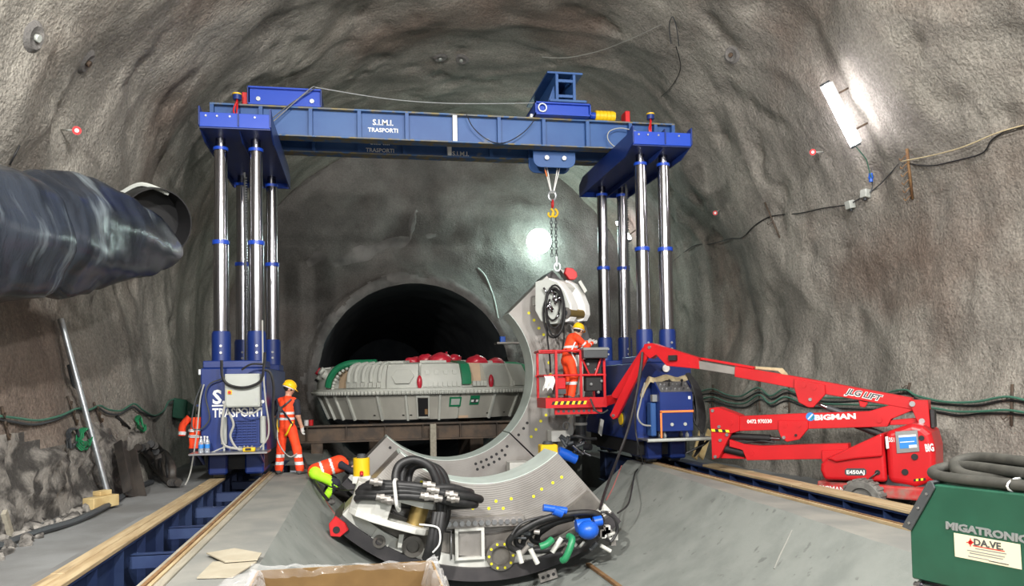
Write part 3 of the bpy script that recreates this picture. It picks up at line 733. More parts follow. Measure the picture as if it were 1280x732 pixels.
# red lifting lug and mounting plates
b=MB(); b.ext([at(x,y,y=12.65) for x,y in((419,645),(432,654),(436,662),(425,671),(413,670),(411,655))],(0,.10,0)); lug=b.build('lifting_lug',M['red'],sa,bev=.01)
b=MB(); disc(b,at(420.5,662,y=12.645),.055,16,.004); b.build('lug_hole',M['black'],lug)
b=MB(); c=at(685,719,y=12.6); rot=Matrix.Rotation(R(-14),3,'Y'); b.box(c,(.30,.04,.15),rot); mp=b.build('mounting_plate',M['machined'],sa,bev=.005)
for k in(-1,0,1):
    b=MB(); disc(b,c+rot@Vector((k*.09,-.02,0)),.028,12,.004); b.build('bolt_hole',M['black'],mp)
# rear ring: bottom segment already in place and the hoisted right one
YC=18.2
sb=segment('rear bottom shield segment with rows of bolt holes, lying behind the hose-laden one',YC,.9,1.98,225,314.6,ro=3.42,plate_r=3.06)
scg=segment('tall curved right shield segment hanging on the lifting chain beside the basket',YC,.9,1.98,315.4,404,ro=3.42,plate_r=3.06)
for k,a in enumerate([286,289.5,293,296.5,300,304,308,318,323,327]):
    for dr in((2.17,2.30) if k<6 else (2.17,)):
        b=MB(); b.cyl(pol(dr,a,YC+.02),pol(dr,a,YC-.003),.035,n=8); b.build('bolt_hole',M['black'],sb if a<314 else scg)
b=MB(); b.cyl(pol(2.13,231,YC+.02),pol(2.13,231,YC-.003),.035,n=8); b.build('bolt_hole',M['black'],sb)
for px,py in((661,391),(667.5,400),(673.5,410),(679.5,418),(686,453),(688,468),(686,496),(682.5,518.5),(676,526),(670,536.5),(664,545.5),(692,440)):
    b=MB(); disc(b,at(px,py,y=YC),.035); b.build('paint_mark',M['yellow_mark'],scg)
# clevis on the hoisted segment: two thick lugs set side by side on a common body
n1=Vector((.80,.60,0)).normalized()
pl=[(669,352),(686,347),(697,351),(707,363),(714,380),(715,393),(711,401),(703,403),(699,398),(696,404),(686,405),(676,401),(669,388)]
P1=[at(x,y,y=17.45) for x,y in pl]
b=MB(); b.ext(P1,n1*.20); b.build('clevis_lug',M['cabinet_grey'],scg,bev=.008)
edge=[(686,347),(697,351),(707,363),(714,380),(715,393),(711,401),(706,402.5)]
inner_=[(686,349.5),(696,353),(705,364.5),(711.5,380.5),(712.3,392.5),(709,399),(705,400.5)]
b=MB(); b.ext([at(x,y,y=17.44) for x,y in edge+inner_[::-1]],n1*.215); b.build('lit_lug_edge',M['white'],scg,bev=.006)  # light on the lug's edge, painted as a white strip beside the grey face
pl2=[(690,349),(700,354),(709,366),(715,381),(716,393),(712,401),(704,403),(697,396),(692,376)]
b=MB(); b.ext([at(x,y,y=17.45)+n1*.48+Vector((0,0,.03)) for x,y in pl2],n1*.18); b.build('clevis_lug',M['white'],scg,bev=.01,seg=2)
b=MB(); b.ext([at(x,y,y=17.45)+n1*.19 for x,y in((670,353),(686,348),(697,352),(703,358),(700,363),(682,368),(670,368))],n1*.42); b.build('clevis_body',M['white_paint'],scg)
c=at(716,410,y=17.7); b=MB(); b.lathe([(.20,0),(.20,.12),(.13,.12),(.12,.0)],c,(-.5,-.85,0),n=22); b.build('bearing_ring',M['oily'],scg)
pc=at(708,391,y=17.45); b=MB(); b.cyl(pc-n1*.02,pc+n1*.55,.11,n=20); b.build('clevis_pin',M['brass'],scg)
b=MB(); b.cyl(pc-n1*.0,pc-n1*.03,.13,n=20); pcp=b.build('pin_cap',M['machined'],scg)
b=MB(); b.cyl(pc-n1*.03,pc-n1*.035,.06,n=14); b.build('cap_hole',M['dark_grey'],pcp)
b=MB(); b.ext([at(x,y,y=18.15) for x,y in((700,336),(706,338),(717,350),(712,352))],(0,.3,0)); b.build('top_plate',M['white_paint'],scg)
# red lug on its top end
b=MB(); lugp=[at(x,y,y=17.75) for x,y in((708,334),(716,335),(721,340),(722,345),(719,349),(712,349),(706,341))]
b.ext(lugp,(0,.14,0)); lg=b.build('lifting_lug',M['red'],scg,bev=.01)
b=MB(); b.ext([at(x,y,y=17.6) for x,y in((723,352),(726,350),(734,363),(731,366))],(.06,.2,0)); lp=b.build('mounting_plate',M['white_paint'],scg)
b=MB(); b.ext([at(x,y,y=17.6) for x,y in((751,523),(755,525),(752,545),(748,541))],(.04,.2,0)); b.build('mounting_plate',M['white_paint'],scg)
b=MB(); b.b2(tuple(at(668,381,y=17.6)-Vector((.0,0,0)))[0:3] and (at(668,381,y=17.6).x,17.5,at(668,381,y=17.6).z),(at(680,371,y=17.6).x,17.8,at(680,371,y=17.6).z)); b.build('junction_box',M['white_paint'],scg)
# ring of hoses and valve block on the hoisted segment
def coil(parent,name,m,cs,r,n=10): 
    b=MB(); b.tube(spline(cs,n),r,6); return b.build(name,m,parent)
b=MB()
for k in range(14):
    x=random.uniform(682,702); y=random.uniform(365,398); p=at(x,y,y=17.34); b.cyl(p,p+Vector((random.uniform(-.12,.12),0,random.uniform(.08,.2))),.025,n=8)
tag(b.build('valve_fitting',M['chrome2'],scg),kind='stuff')
for k,(cx,cy,rx_,ry_) in enumerate(((693,385,11,25),(694,388,12,32),(691,380,9,20),(692,392,13,30))):
    b=MB(); b.tube([at(cx+rx_*math.cos(2*PI*i/24)+random.uniform(-.6,.6),cy+ry_*math.sin(2*PI*i/24),y=17.30+.03*k) for i in range(24)],.022,6,True); b.build('hose_coil',M['black_rubber'],scg)
coil(scg,'hose',M['black_rubber'],[at(685,395,y=17.45),at(684,420,y=17.5),at(687,445,y=17.6),at(688,465,y=17.8)],.02)
coil(scg,'hose',M['black_rubber'],[at(703,395,y=17.45),at(705,420,y=17.5),at(702,440,y=17.6)],.02)
# pumps and valves low on the hoisted segment
b=MB(); c0=at(688,538,y=17.6); c1=at(711,551,y=17.6); b.b2((c0.x,17.5,c1.z),(c1.x,17.9,c0.z)); b.build('control_box',M['white_paint'],scg,bev=.01)
for px,py,r in((705,567,.12),(713,571,.11)):
    c=at(px,py,y=17.3); b=MB(); b.cyl(c+Vector((-.13,0,.06)),c+Vector((.13,0,-.06)),r,n=18); b.build('pump_motor',M['bright_valve'],scg)
for k in range(12):
    c=at(random.uniform(703,733),random.uniform(546,566),y=17.35); d=Vector((random.uniform(-.14,.14),random.uniform(-.05,.05),random.uniform(-.12,.12)))
    b=MB(); b.cyl(c-d,c+d,random.uniform(.025,.05),n=10); b.build('pipe_fitting',M['chrome2'] if k%2 else M['dark_grey'],scg)
c=at(731,558,y=17.1); b=MB(); b.cyl(c,c+Vector((.1,-.12,0)),.075,n=16); b.build('filter_cap',M['black'],scg)
b=MB(); b.tube(spline([at(713,546,y=17.3),at(722,545,y=17.2),at(735,548,y=17.2),at(745,548,y=17.3)],6),.035,8); b.build('hose',M['black_rubber'],scg)
c0=at(726,520,y=17.7); c1=at(726,547,y=17.7); b=MB(); b.cyl(c0,c1,.12,n=20); b.build('riser_pipe',M['dark_grey'],scg)
c=at(726,531,y=17.7); b=MB(); b.cyl(c,c+Vector((0,0,.06)),.15,n=20); b.build('pipe_clamp',M['white_paint'],scg)
# threaded white hook loop
b=MB(); b.tube(torus_pts(at(708,532,y=17.6),.075,(0,1,0),14,1,1.2),.014,6,True); b.build('shackle_loop',M['galv'],scg)
# platform of small boxes behind the lip
b=MB(); c0=at(636,572,y=17.7); c1=at(682,588,y=17.7); b.b2((c0.x,17.6,c1.z),(c1.x-.4,18.0,c0.z-.1)); b.build('support_bracket',M['white_paint'],sb)
# ------------------------------------------------ hose bundles lying on the front segment
def loop_bundle(name,label,loops,m,r):
    t=thing(name,label,'hose bundle',tuple(loops[0][0]))
    for L in loops:
        closed=L[-1]=='c'; pts=L[:-1] if closed else L
        b=MB(); b.tube(spline(pts,7,closed),r if not isinstance(r,list) else random.choice(r),10,closed); b.build('hose',m,t)
    return t
loops=[]
for k in range(6):                                        # flat coils
    cx,cy=524+random.uniform(-4,4),617+k*3.0-6; rx_=70+random.uniform(-6,6); L=[]
    for i in range(14):
        a=2*PI*i/14; L.append(at(cx+rx_*math.cos(a),cy+random.uniform(-2,2)+4*math.sin(a)+5*math.cos(a),y=12.25+.33*math.sin(a)))
    loops.append(L+['c'])
for d in(0,6,13):                                          # upright arcs
    loops.append([at(497+d,612,y=12.1+.03*d),at(494+d*1.3,595,y=12.15+.03*d),at(500+d*1.3,580+d*.25,y=12.2+.03*d),at(517+d,574+d*.5,y=12.2+.03*d),at(536+d*.9,582+d*.3,y=12.2+.03*d),at(546+d*.9,603,y=12.2+.03*d),at(550+d*.7,640,y=12.2+.03*d),at(546+d*.5,662,y=12.15+.03*d)])
for d in(0,7,13):
    loops.append([at(545+d*.6,640,y=12.05),at(541+d*.7,660,y=12.0),at(537+d*.8,682,y=12.0),at(532+d,698,y=12.1)])
hb=loop_bundle('hose_bundle','bundle of thick black hydraulic hoses coiled on the left white clevis',loops,M['black_rubber'],.062)
for px,py in((536,606),(541,612),(564,618),(566,623),(478,622),(486,625),(470,602),(545,622),(533,620)):
    c=at(px,py,y=11.85); b=MB(); b.cyl(c+Vector((-.09,0,.02)),c+Vector((.09,0,-.02)),.05,n=12); b.cyl(c+Vector((-.03,0,0)),c+Vector((.03,0,0)),.066,n=6,smooth=False); b.build('hose_fitting',M['machined'],hb)
b=MB(); b.tube(spline([at(493,601,y=11.78),at(494,615,y=11.75),at(496,632,y=11.78),at(499,636,y=12.1),at(497,603,y=12.2)],6,True),.026,6,True); b.build('tie_strap',M['white'],hb)
b=MB(); b.tube(spline([at(524,655,y=11.9),at(545,658,y=11.9),at(550,666,y=11.9),at(549,680,y=11.9),at(541,690,y=11.95)],6),.014,6); b.build('tie_strap',M['white'],hb)
loops=[]
for k in range(5):
    cx,cy=700+k*4-6,668+random.uniform(-4,4)-k*2; rx_=60-k*5; L=[]; 
    for i in range(16):
        a=2*PI*i/16; x=rx_*math.cos(a); y=19*math.sin(a)*(1-.06*k)
        L.append(at(cx+x*.97+y*.1,cy+y-.25*x+random.uniform(-1,1),y=12.15+.1*k+.12*math.sin(a)))
    loops.append(L+['c'])
hb2=loop_bundle('hose_bundle','tangle of black hoses with blue valves and short green hoses on the front segment',loops,M['black_rubber'],[.05,.042,.035])
for L in([at(640,668,y=12.0),at(650,655,y=12.0),at(668,648,y=12.0),at(690,644,y=12.1)],[at(757,640,y=12.1),at(768,648,y=12.1),at(772,662,y=12.1),at(764,676,y=12.1),at(758,672,y=12.1)],[at(751,640,y=12.2),at(762,641,y=12.2),at(771,655,y=12.2),at(768,678,y=12.2)]):
    b=MB(); b.tube(spline(L,7),.022,7); b.build('thin_hose',M['black_rubber'],hb2)
for a,c,r in(((679,634),(708,638),.055),((692,637),(703,641),.075)):
    b=MB(); b.cyl(at(*a,y=12.0),at(*c,y=12.0),r,n=14); b.build('valve',M['bright_valve'],hb2)
b=MB(); b.sphere(at(735,662,y=11.9),.17,16,10,(1,1,.85)); b.build('accumulator',M['bright_valve'],hb2)
b=MB(); b.cyl(at(720,657,y=12.0),at(738,655,y=12.0),.10,n=14); b.cyl(at(742,652,y=12.05),at(752,650,y=12.05),.08,n=14); b.build('valve',M['bright_valve'],hb2)
for L in([at(703,700,y=11.8),at(707,697,y=11.75),at(713,683,y=11.75),at(715,673,y=11.8),at(711,670,y=11.9)],[at(675,683,y=11.8),at(683,680,y=11.8),at(690,674,y=11.85)]):
    b=MB(); b.tube(spline(L,6),.055,10); b.build('green_hose',M['hose_green'],hb2)
for k in range(16):
    c=at(random.uniform(645,765),random.uniform(640,690),y=12.15); d=Vector((random.uniform(-.1,.1),random.uniform(-.03,.03),random.uniform(-.1,.1)))
    b=MB(); b.cyl(c-d,c+d,random.uniform(.02,.045),n=10); b.build('hose_fitting',[M['machined'],M['white_paint'],M['dark_grey']][k%3],hb2)
for a,c in(((663,686),(672,704)),((690,690),(702,672)),((648,688),(652,703))):
    b=MB(); b.cyl(at(*a,y=11.95),at(*c,y=11.95),.04,n=10); b.build('elbow',M['white_paint'],hb2)
for k in range(8):
    c=at(752+k*2.3,664+k*1.0+random.uniform(-8,8),y=12.2); b=MB(); b.b2(c-Vector((.04,.05,.06)),c+Vector((.04,.05,.06))); b.build('clamp_block',[M['machined'],M['white_paint']][k%2],hb2)
# ------------------------------------------------ yellow hydraulic jacks
def jack(px,py0,py1,y,w,lab,cyl=True):
    p0=at(px,py1,y=y); p1=at(px,py0,y=y); t=thing('hydraulic_jack',lab,'jack',(p0.x,y,p0.z-.12),group='yellow jacks')
    h=p1.z-p0.z
    b=MB(); b.cyl((p0.x,y,p0.z),(p0.x,y,p0.z+h*.82),w,n=22) if cyl else b.b2((p0.x-w,y-w*.8,p0.z),(p0.x+w,y+w*.8,p0.z+h*.8)); b.build('body',M['yellow'],t,bev=0 if cyl else .02)
    b=MB(); b.cyl((p0.x,y,p0.z+h*.82),(p0.x,y,p0.z+h*.92),w*.62,n=18); b.cyl((p0.x,y,p0.z+h*.92),(p0.x,y,p0.z+h),w*.5,n=18); b.build('piston',M['dark_grey'],t)
    b=MB(); b.b2((p0.x-w*1.1,y-w*1.1,p0.z-.12),(p0.x+w*1.1,y+w*1.1,p0.z)); b.build('base_block',M['white_paint'],t,bev=.01)
    return t,p0
t,p=jack(452,567,594,13.9,.14,'yellow cylindrical hydraulic jack beside the crouching worker')
b=MB(); b.cyl((p.x,13.74,p.z+.08),(p.x,13.70,p.z+.02),.03,n=8); b.build('handle',M['red'],t)
t,p=jack(685,551,571,15.2,.17,'squat yellow jack behind the right end of the front segment',False)
b=MB(); b.b2((p.x-.12,15.05,-1.25),(p.x+.12,15.35,p.z-.12)); b.build('stand',M['dark_grey'],t)
# ================================================================== cutterhead lying face up
HX,HY=AX+.06,25.5
head=thing('cutterhead','large pale grey cutterhead lying face up before the dark tunnel mouth','cutterhead',(HX,HY,.78))
def hp(r,phi,z): return Vector((HX+r*math.sin(R(phi)),HY-r*math.cos(R(phi)),z))
def sector(name,m,prof,p0,p1,n=8,smooth=True,parent=None):
    b=MB(); vs=[]
    for r,z in prof:
        for i in range(n+1): vs.append(hp(r,p0+(p1-p0)*i/n,z))
    k=len(prof); fs=[]
    for j in range(k-1):
        for i in range(n): fs.append((j*(n+1)+i,j*(n+1)+i+1,(j+1)*(n+1)+i+1,(j+1)*(n+1)+i))
    b.add(vs,fs,smooth); b.f.append([j*(n+1) for j in range(k)]); b.m.append(0); b.sm.append(False)
    b.f.append([j*(n+1)+n for j in range(k)][::-1]); b.m.append(0); b.sm.append(False)
    return b.build(name,m,parent or head)
RO=3.50
# core and lower shell
b=MB(); b.lathe([(0,.80),(2.98,.80),(3.30,1.52),(3.05,1.56),(2.95,2.36),(2.1,2.42),(0,2.44)],(HX,HY,0),n=64); b.build('core',M['cutter_white'],head)
for k in range(-9,10):
    p0=k*20-8; 
    sector('shell_panel',M['cutter_grey'],[(2.95,.79),(3.04,.79),(3.36,1.50),(3.2,1.50)],p0+.5,p0+19.5,6)
for ph in(-78,-66,-56,-46,-28,-14,2,31,49,63,75,-100,100):
    a=hp(3.06,ph,.78); c=hp(3.37,ph,1.50); b=MB(); b.bar(a,c,.06,.10,up=hp(1,ph,0)-hp(0,ph,0)); b.build('shell_rib',M['cutter_white'],head)
# rim: scalloped teeth ring
sector('rim',M['cutter_white'],[(3.1,1.50),(RO,1.50),(RO,1.66),(3.1,1.70)],-180,180,96)
for k in range(90):
    ph=-89+k*2.0; p=hp(RO-.01,ph,1.50); b=MB(); b.cyl(p,hp(RO+.0,ph,1.60),.055,n=8); b.build('rim_tooth',M['cutter_white'],head)
# gauge wall panels
def gauge(p0,p1,rb=3.28,rt=3.02,zt=2.30,m='cutter_white'):
    rb+=.08; rt+=.20; zt+=.04
    return sector('gauge_panel',M[m],[(2.7,1.66),(rb,1.66),(rb,1.86),(rt+.06,2.16),(rt-.03,zt),(2.55,zt+.06)],p0,p1,8)
gauge(-88,-62,3.3,3.0,2.25); gauge(-47,-24); gauge(-23.6,-8.2,3.26,3.02); gauge(-6.8,12.5,3.30,3.0); gauge(26.5,43,3.24,2.95,2.28); gauge(44,64,3.3,2.98,2.30); gauge(70,90); gauge(92,140); gauge(142,200); gauge(202,268)
# curved ribs over the left panel and slot bars
for ph in(-45,-40.5,-36,-31.5,-27):
    b=MB(); b.tube(spline([hp(3.37,ph,1.86),hp(3.34,ph,2.1),hp(3.22,ph+.6,2.32),hp(2.9,ph+1,2.40)],5),.055,8); b.build('curved_rib',M['cutter_white'],head)
for rng in((-46,-26,9),(-6,12,8),(45,63,12),(18,26,4),(-22,-10,0)):
    for k in range(rng[2]):
        ph=rng[0]+(rng[1]-rng[0])*(k+.5)/rng[2]; b=MB(); b.bar(hp(3.40,ph,1.70),hp(3.38,ph,1.84),.10,.05,up=hp(1,ph,0)-hp(0,ph,0)); b.build('wear_block',M['cutter_white'],head)
for k in range(4):
    ph=-4+k*4.4; b=MB(); b.bar(hp(3.31,ph-.8,2.1),hp(3.31,ph+1.2,2.1),.03,.12); b.build('wear_block',M['cutter_white'],head)
# hexagonal cover plate
hx=[(-21,2.0),(-18.8,1.80),(-12.2,1.80),(-10,2.0),(-12.2,2.19),(-18.8,2.19)]
b=MB(); b.ext([hp(3.38-.45*max(0,z-1.86),ph,z) for ph,z in hx],hp(.05,-15,0)-hp(0,-15,0)); b.build('cover_plate',M['cutter_white'],head,bev=.008)
M['peach']=mat('peach lamplight paint',(.62,.45,.30),(.55,.40,.28),scale=2,rough=.6)  # warm lamplight inside the openings, put into the colour
# bucket openings: recess between panels, its warm lamplight painted as peach
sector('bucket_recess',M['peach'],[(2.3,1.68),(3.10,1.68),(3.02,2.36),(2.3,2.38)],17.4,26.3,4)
sector('bucket_floor',M['cutter_white'],[(2.6,1.62),(3.3,1.62),(3.3,1.74),(2.6,1.74)],12.5,26.5,6)
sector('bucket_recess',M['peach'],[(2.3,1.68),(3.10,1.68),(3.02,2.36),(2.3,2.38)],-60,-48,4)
# green lips over the openings
def green(p0,p1,tilt=0):
    sector('green_lip',M['green_wrap'],[(3.0,1.70),(3.44,1.76),(3.42,2.05),(3.27,2.33),(2.95,2.42),(2.3,2.46),(2.3,2.36)],p0,p1,4)
green(12.6,17.2); green(64.8,69.5)
b=MB(); rws=[]; 
cs=spline([hp(3.44,-60,1.74),hp(3.42,-58.5,1.98),hp(3.3,-55.5,2.25),hp(3.1,-50,2.40),hp(2.85,-43,2.42),hp(2.7,-36,2.42)],6)
b.tube(cs,.10,8); b.build('green_lip',M['green_wrap'],head)
for k in range(1,len(cs)-6,2):
    p=cs[k]; b=MB(); b.sphere(p+Vector((.13,-.05,-.08)),.05,8,6); b.build('bolt',M['cutter_white'],head)
# red wraps on the face cutters
for ph,r,z,s,el in((7,2.2,2.46,.36,1),(-4,1.6,2.50,.26,1),(21,1.9,2.5,.26,1),(31,2.55,2.40,.32,1),(49,2.62,2.36,.27,1),(-20,1.4,2.46,.25,1),(36,.9,2.5,.2,1),(52,1.8,2.46,.2,1)):
    b=MB(); p=hp(r,ph,z); b.sphere(p,s,14,10,(1,.9,.62))
    for i in range(len(b.v)): b.v[i]=b.v[i]+Vector((nz(b.v[i],3,2)*.06,0,nz(b.v[i]+Vector((3,3,3)),4,2)*.05))
    b.build('cutter_wrap',M['red_wrap'],head)
b=MB(); b.cyl(hp(2.15,12,2.4),hp(2.15,12,2.72),.03,n=8); b.build('red_stick',M['red_wrap'],head)
for ph in(-7.5,28.5):
    b=MB(); p=hp(3.40,ph,1.83); b.sphere(p,.17,12,10,(.45,.45,1.15)); b.build('gauge_cutter_wrap',M['red_wrap'],head)
# blocks along the face edge
for p0,p1,r in((-30,-18,2.75),(-8,8,2.75),(27,44,2.7),(45,62,2.7),(-50,-40,2.6)):
    sector('face_block',M['cutter_white'],[(r-.7,2.36),(r,2.34),(r-.05,2.45),(r-.7,2.48)],p0,p1,6)
# left edge cutters with dark and red wraps
for ph,z,m in((-72,2.15,'cutter_white'),(-77,2.0,'cutter_white'),(-83,1.95,'dark_grey'),(-80,2.15,'red_wrap'),(-68,2.05,'cutter_white')):
    b=MB(); b.cyl(hp(3.15,ph,z-.08),hp(3.4,ph,z+.1),.12,n=12); b.build('edge_cutter',M[m],head)
# doorway, green framed signs, slot with a warm glow painted in peach
def plate_on(ph0,ph1,z0,z1,t,name,m,parent=head,off=0.0):
    b=MB(); r=lambda z:3.04+(z-.79)*.45+.012+off
    q=[hp(r(z),ph,z) for ph,z in((ph0,z0),(ph1,z0),(ph1,z1),(ph0,z1))]; d=hp(1,(ph0+ph1)/2,0)-hp(0,0,0); b.ext(q,d*t); return b.build(name,m,parent)
plate_on(-9.3,-8.6,.82,1.42,.05,'door_frame',M['cutter_white']); plate_on(-3.6,-2.9,.82,1.42,.05,'door_frame',M['cutter_white']); plate_on(-9.3,-2.9,1.40,1.46,.05,'door_frame',M['cutter_white'])
plate_on(-8.5,-3.7,.86,1.38,.012,'doorway',M['black']); plate_on(-8.5,-3.7,.82,.87,.06,'door_sill',M['cutter_white'])
plate_on(-5.3,-3.8,.93,1.08,.02,'door_contents',M['rust'])
sg=plate_on(6.8,12.8,1.13,1.40,.014,'sign_frame',M['green_wrap']); plate_on(7.6,12.0,1.18,1.35,.024,'sign_face',M['cabinet_grey'],sg)
sg=plate_on(17.5,22.6,1.17,1.43,.014,'sign_frame',M['green_wrap']); plate_on(18.1,21.4,1.22,1.34,.024,'sign_face',M['dark_grey'],sg); plate_on(18.0,19.4,1.25,1.31,.03,'sign_mark',M['white'],sg); plate_on(20.6,21.9,1.25,1.31,.03,'sign_mark',M['white'],sg)
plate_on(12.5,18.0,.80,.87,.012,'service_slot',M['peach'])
for ph in(-33,-17,-13,29,42): plate_on(ph,ph+1.2,.90,.93,.01,'slot',M['black'])
# ------------------------------------------------ cutterhead supports
t=thing('support_beam','dark rusty steel beam carrying the cutterhead, running across the pit','beam',(1.8,21.9,.25))
xa=at(372,530,y=21.9).x; xb=at(668,530,y=21.9).x+1.2
b=MB(); b.b2((xa,21.75,.68),(xb,22.1,.72)); b.b2((xa,21.75,.26),(xb,22.1,.30)); b.b2((xa,21.91,.30),(xb,21.93,.68)); b.build('beam',M['rust_dark'],t)
for k in range(8):
    x=xa+.25+k*(xb-xa-.5)/7; b=MB(); b.b2((x-.01,21.77,.30),(x+.01,22.08,.68)); b.build('stiffener',M['rust_dark'],t)
for x in(xa+.5,xb-.6):
    b=MB(); b.b2((x-.15,21.8,-1.5),(x+.15,22.05,.26)); b.build('leg',M['rust_dark'],t)
p0=at(541,528,y=21.5)
b=MB(); b.b2((p0.x-.08,21.4,-1.5),(p0.x+.08,21.56,.70)); tag(b.build('prop_post',M['wood_grey']),'grey upright prop post under the middle of the cutterhead','post')
for x,lb in((.4,'dark support block left of the prop post under the cutterhead'),(3.4,'dark support block right of the prop post under the cutterhead')):
    b=MB(); b.b2((x-.2,24,-1.6),(x+.2,27,.79)); tag(b.build('support_block',M['rust_dark']),lb,'block',group='cutterhead supports')
for px,m,n in((383,'white','white'),(389,'red','red')):
    p=at(px,530,y=21.95); b=MB(); b.cyl((p.x,21.9,.722),(p.x,21.9,.87),.055,.065,n=12); b.lathe([(.068,0),(.07,.012),(.05,.012)],(p.x,21.9,.86),n=12); tag(b.build('paper_cup',M[m]),'small %s cup standing on the support beam'%n,'cup')
# ================================================================== boom lift
BU=Vector((-.713,.701,0)).normalized(); BN=Vector((-BU.y,BU.x,0)); BN=BN if BN.y<0 else -BN   # BN points to the camera side
B0=Vector((8.55,12.2,0))
def bp(px,py,off=0.0):
    """the point of the boom's vertical plane (moved off towards the camera) seen at a pixel"""
    d=ray(px,py); o=Vector((0,0,CAMZ)); q=B0+BN*off; t=(q-o).dot(BN)/d.dot(BN); return o+d*t
lift=thing('boom_lift','red articulated boom lift with its long arm reaching left to a basket','boom lift',(8.5,12.9,-.6),math.atan2(BU.y,BU.x))
def bplate(name,pts,th,m,off=None,parent=None,bev=.008):
    off=th/2 if off is None else off
    b=MB(); b.ext([bp(x,y,off) for x,y in pts],-BN*th); return b.build(name,m,parent or lift,bev=bev)
def pin(px,py,off,parent,r=.03,m='steel'):
    p=bp(px,py,off); b=MB(); b.cyl(p-BN*.01,p+BN*.025,r,n=12); b.build('pivot_pin',M[m],parent)
def bosses(parent,pts,off,r=.045):
    for x,y in pts:
        p=bp(x,y,off); b=MB(); b.cyl(p-BN*.01,p+BN*.012,r,n=16); b.build('boss',M['lift_red'],parent)
LR=M['lift_red']
# main boom
mb_=bplate('main_boom',[(918.5,457.5),(1000,471.5),(1139.5,497),(1141,512),(1116,507),(1032,492.5),(918,470.6)],.26,LR)
bplate('fly_boom',[(872,450.5),(921,459),(920,468.5),(873,461)],.19,M['machined'])
bplate('boom_cover',[(876,446.5),(943,458),(942,461),(876,449.5)],.10,LR)
lp=bplate('lug_plate',[(992.4,472.8),(1030.7,480.4),(1031.8,492.5),(1016.5,508.9),(1010,508.9),(998,502.3),(992.4,483.7)],.05,LR,.19,mb_)
bosses(mb_,[(1004.5,481.2),(1017.5,484)],.19); pin(1013,499,.19,mb_)
bplate('lug_plate',[(1073,500.5),(1085,503),(1081,509),(1075,508)],.05,LR,.17,mb_)
bplate('hose_carrier',[(943,457.5),(978,460),(985,468),(980,470),(972,463.5),(944,461)],.04,M['jute'],-.05)
# boom nose and jib
nose=bplate('boom_nose',[(805,430),(814,428.5),(872.7,447),(874,461),(833,457),(820,443),(812,448),(803,440)],.24,LR)
bosses(nose,[(861,454.5)],.12,.03); pin(812,434,.12,nose)
p=bp(842,447,.12); b=MB(); b.box(p,(.16,.16,.10),Matrix((BU,-BN,Vector((0,0,1)))).transposed()); b.build('boom_window',M['black'],nose)
jib=bplate('jib',[(803,434),(812,440),(771,522),(766,524),(762,519)],.10,LR,.10)
bplate('jib_link',[(801,437),(804,440),(772,498),(766,497),(764,493)],.06,LR,-.05)
pin(767,519,.10,jib)
# middle arm
mid=bplate('middle_arm',[(923.6,520),(1000,516.5),(1086,513.7),(1139.5,498),(1142,512),(1114,523.5),(1109,533),(1000,536),(923.6,538.4)],.24,LR)
bplate('lug_plate',[(972.7,525),(1010,525),(1010,536),(999,549),(983.7,552),(977,548),(972.7,538)],.05,LR,.17,mid)
bosses(mid,[(981.5,531),(998,531)],.17); pin(980,546.5,.17,mid); pin(995,543.5,.17,mid,.022,'black')
bosses(mid,[(1099,524.5)],.125,.05)
rk=bplate('rear_knuckle',[(1137,499.5),(1160,500),(1163,538),(1150,534),(1140,512)],.34,LR)
pin(1140.5,504.5,.17,rk,.045); pin(1152.5,526,.17,rk,.045)
bplate('rear_bumper',[(1162,511),(1168,512),(1169,534),(1164,535)],.26,M['black_rubber'])
bplate('upper_link',[(1113,525),(1145,522),(1148,530),(1112,531)],.14,LR)
# front bracket
fb=bplate('front_bracket',[(886.4,510),(896,508.5),(924,519),(924,538.4),(914,541.5),(888.5,540)],.32,LR)
bosses(fb,[(913.5,528)],.16); pin(891,513,.16,fb); pin(899,533,.16,fb)
fl_=bplate('bracket_link',[(888.6,539),(913.7,541.5),(898.4,572.3),(890,574)],.30,LR)
pin(909,543,.15,fl_); pin(900.5,550,.15,fl_); pin(894.3,570.5,.15,fl_)
b=MB()
for k in range(5):
    x=889+k*4.4; b.mi=k%2; b.ext([bp(x,535.8+k*.25,.166),bp(x+4.4,536+k*.25,.166),bp(x+5.4,539.2+k*.25,.166),bp(x+1,539+k*.25,.166)],BN*.004)
b.build('hazard_stripe',[M['yellow_mark'],M['black']],fb)
# lower arm
low=bplate('lower_arm',[(911.5,548.9),(929,554.8),(949.8,557),(1060,554),(1062,573),(933.4,575),(928,562.4),(911.5,558)],.24,LR)
bosses(low,[(939.5,566),(1035,569)],.12); 
bplate('lower_bracket',[(899,572.5),(914,556),(932,566),(931,573.5)],.12,M['lift_red'],.0)
bplate('lug_plate',[(1027,562.5),(1062,561),(1062,580),(1027,577)],.05,LR,.17,low)
for a,c,r,m in(((913,545),(963,547.5),.065,'black'),((960,547.3),(975,548),.032,'chrome2'),((1018,502),(1036,510),.03,'chrome2'),((1034,509),(1062,519),.05,'dark_grey'),((1060,527),(1112,547),.06,'black'),((905,560),(932,566),.08,'black')):
    b=MB(); b.cyl(bp(*a,0),bp(*c,0),r,n=16); b.build('hydraulic_cylinder',M[m],lift)
b=MB(); 
for k in range(3): b.tube(spline([bp(914,549+k,.02*k),bp(930,551+k*1.3,.02),bp(950,553-k,.03*k),bp(968,551+k,0)],5),.016,6)
tag(b.build('hydraulic_hoses',M['black_rubber'],lift),kind='stuff')
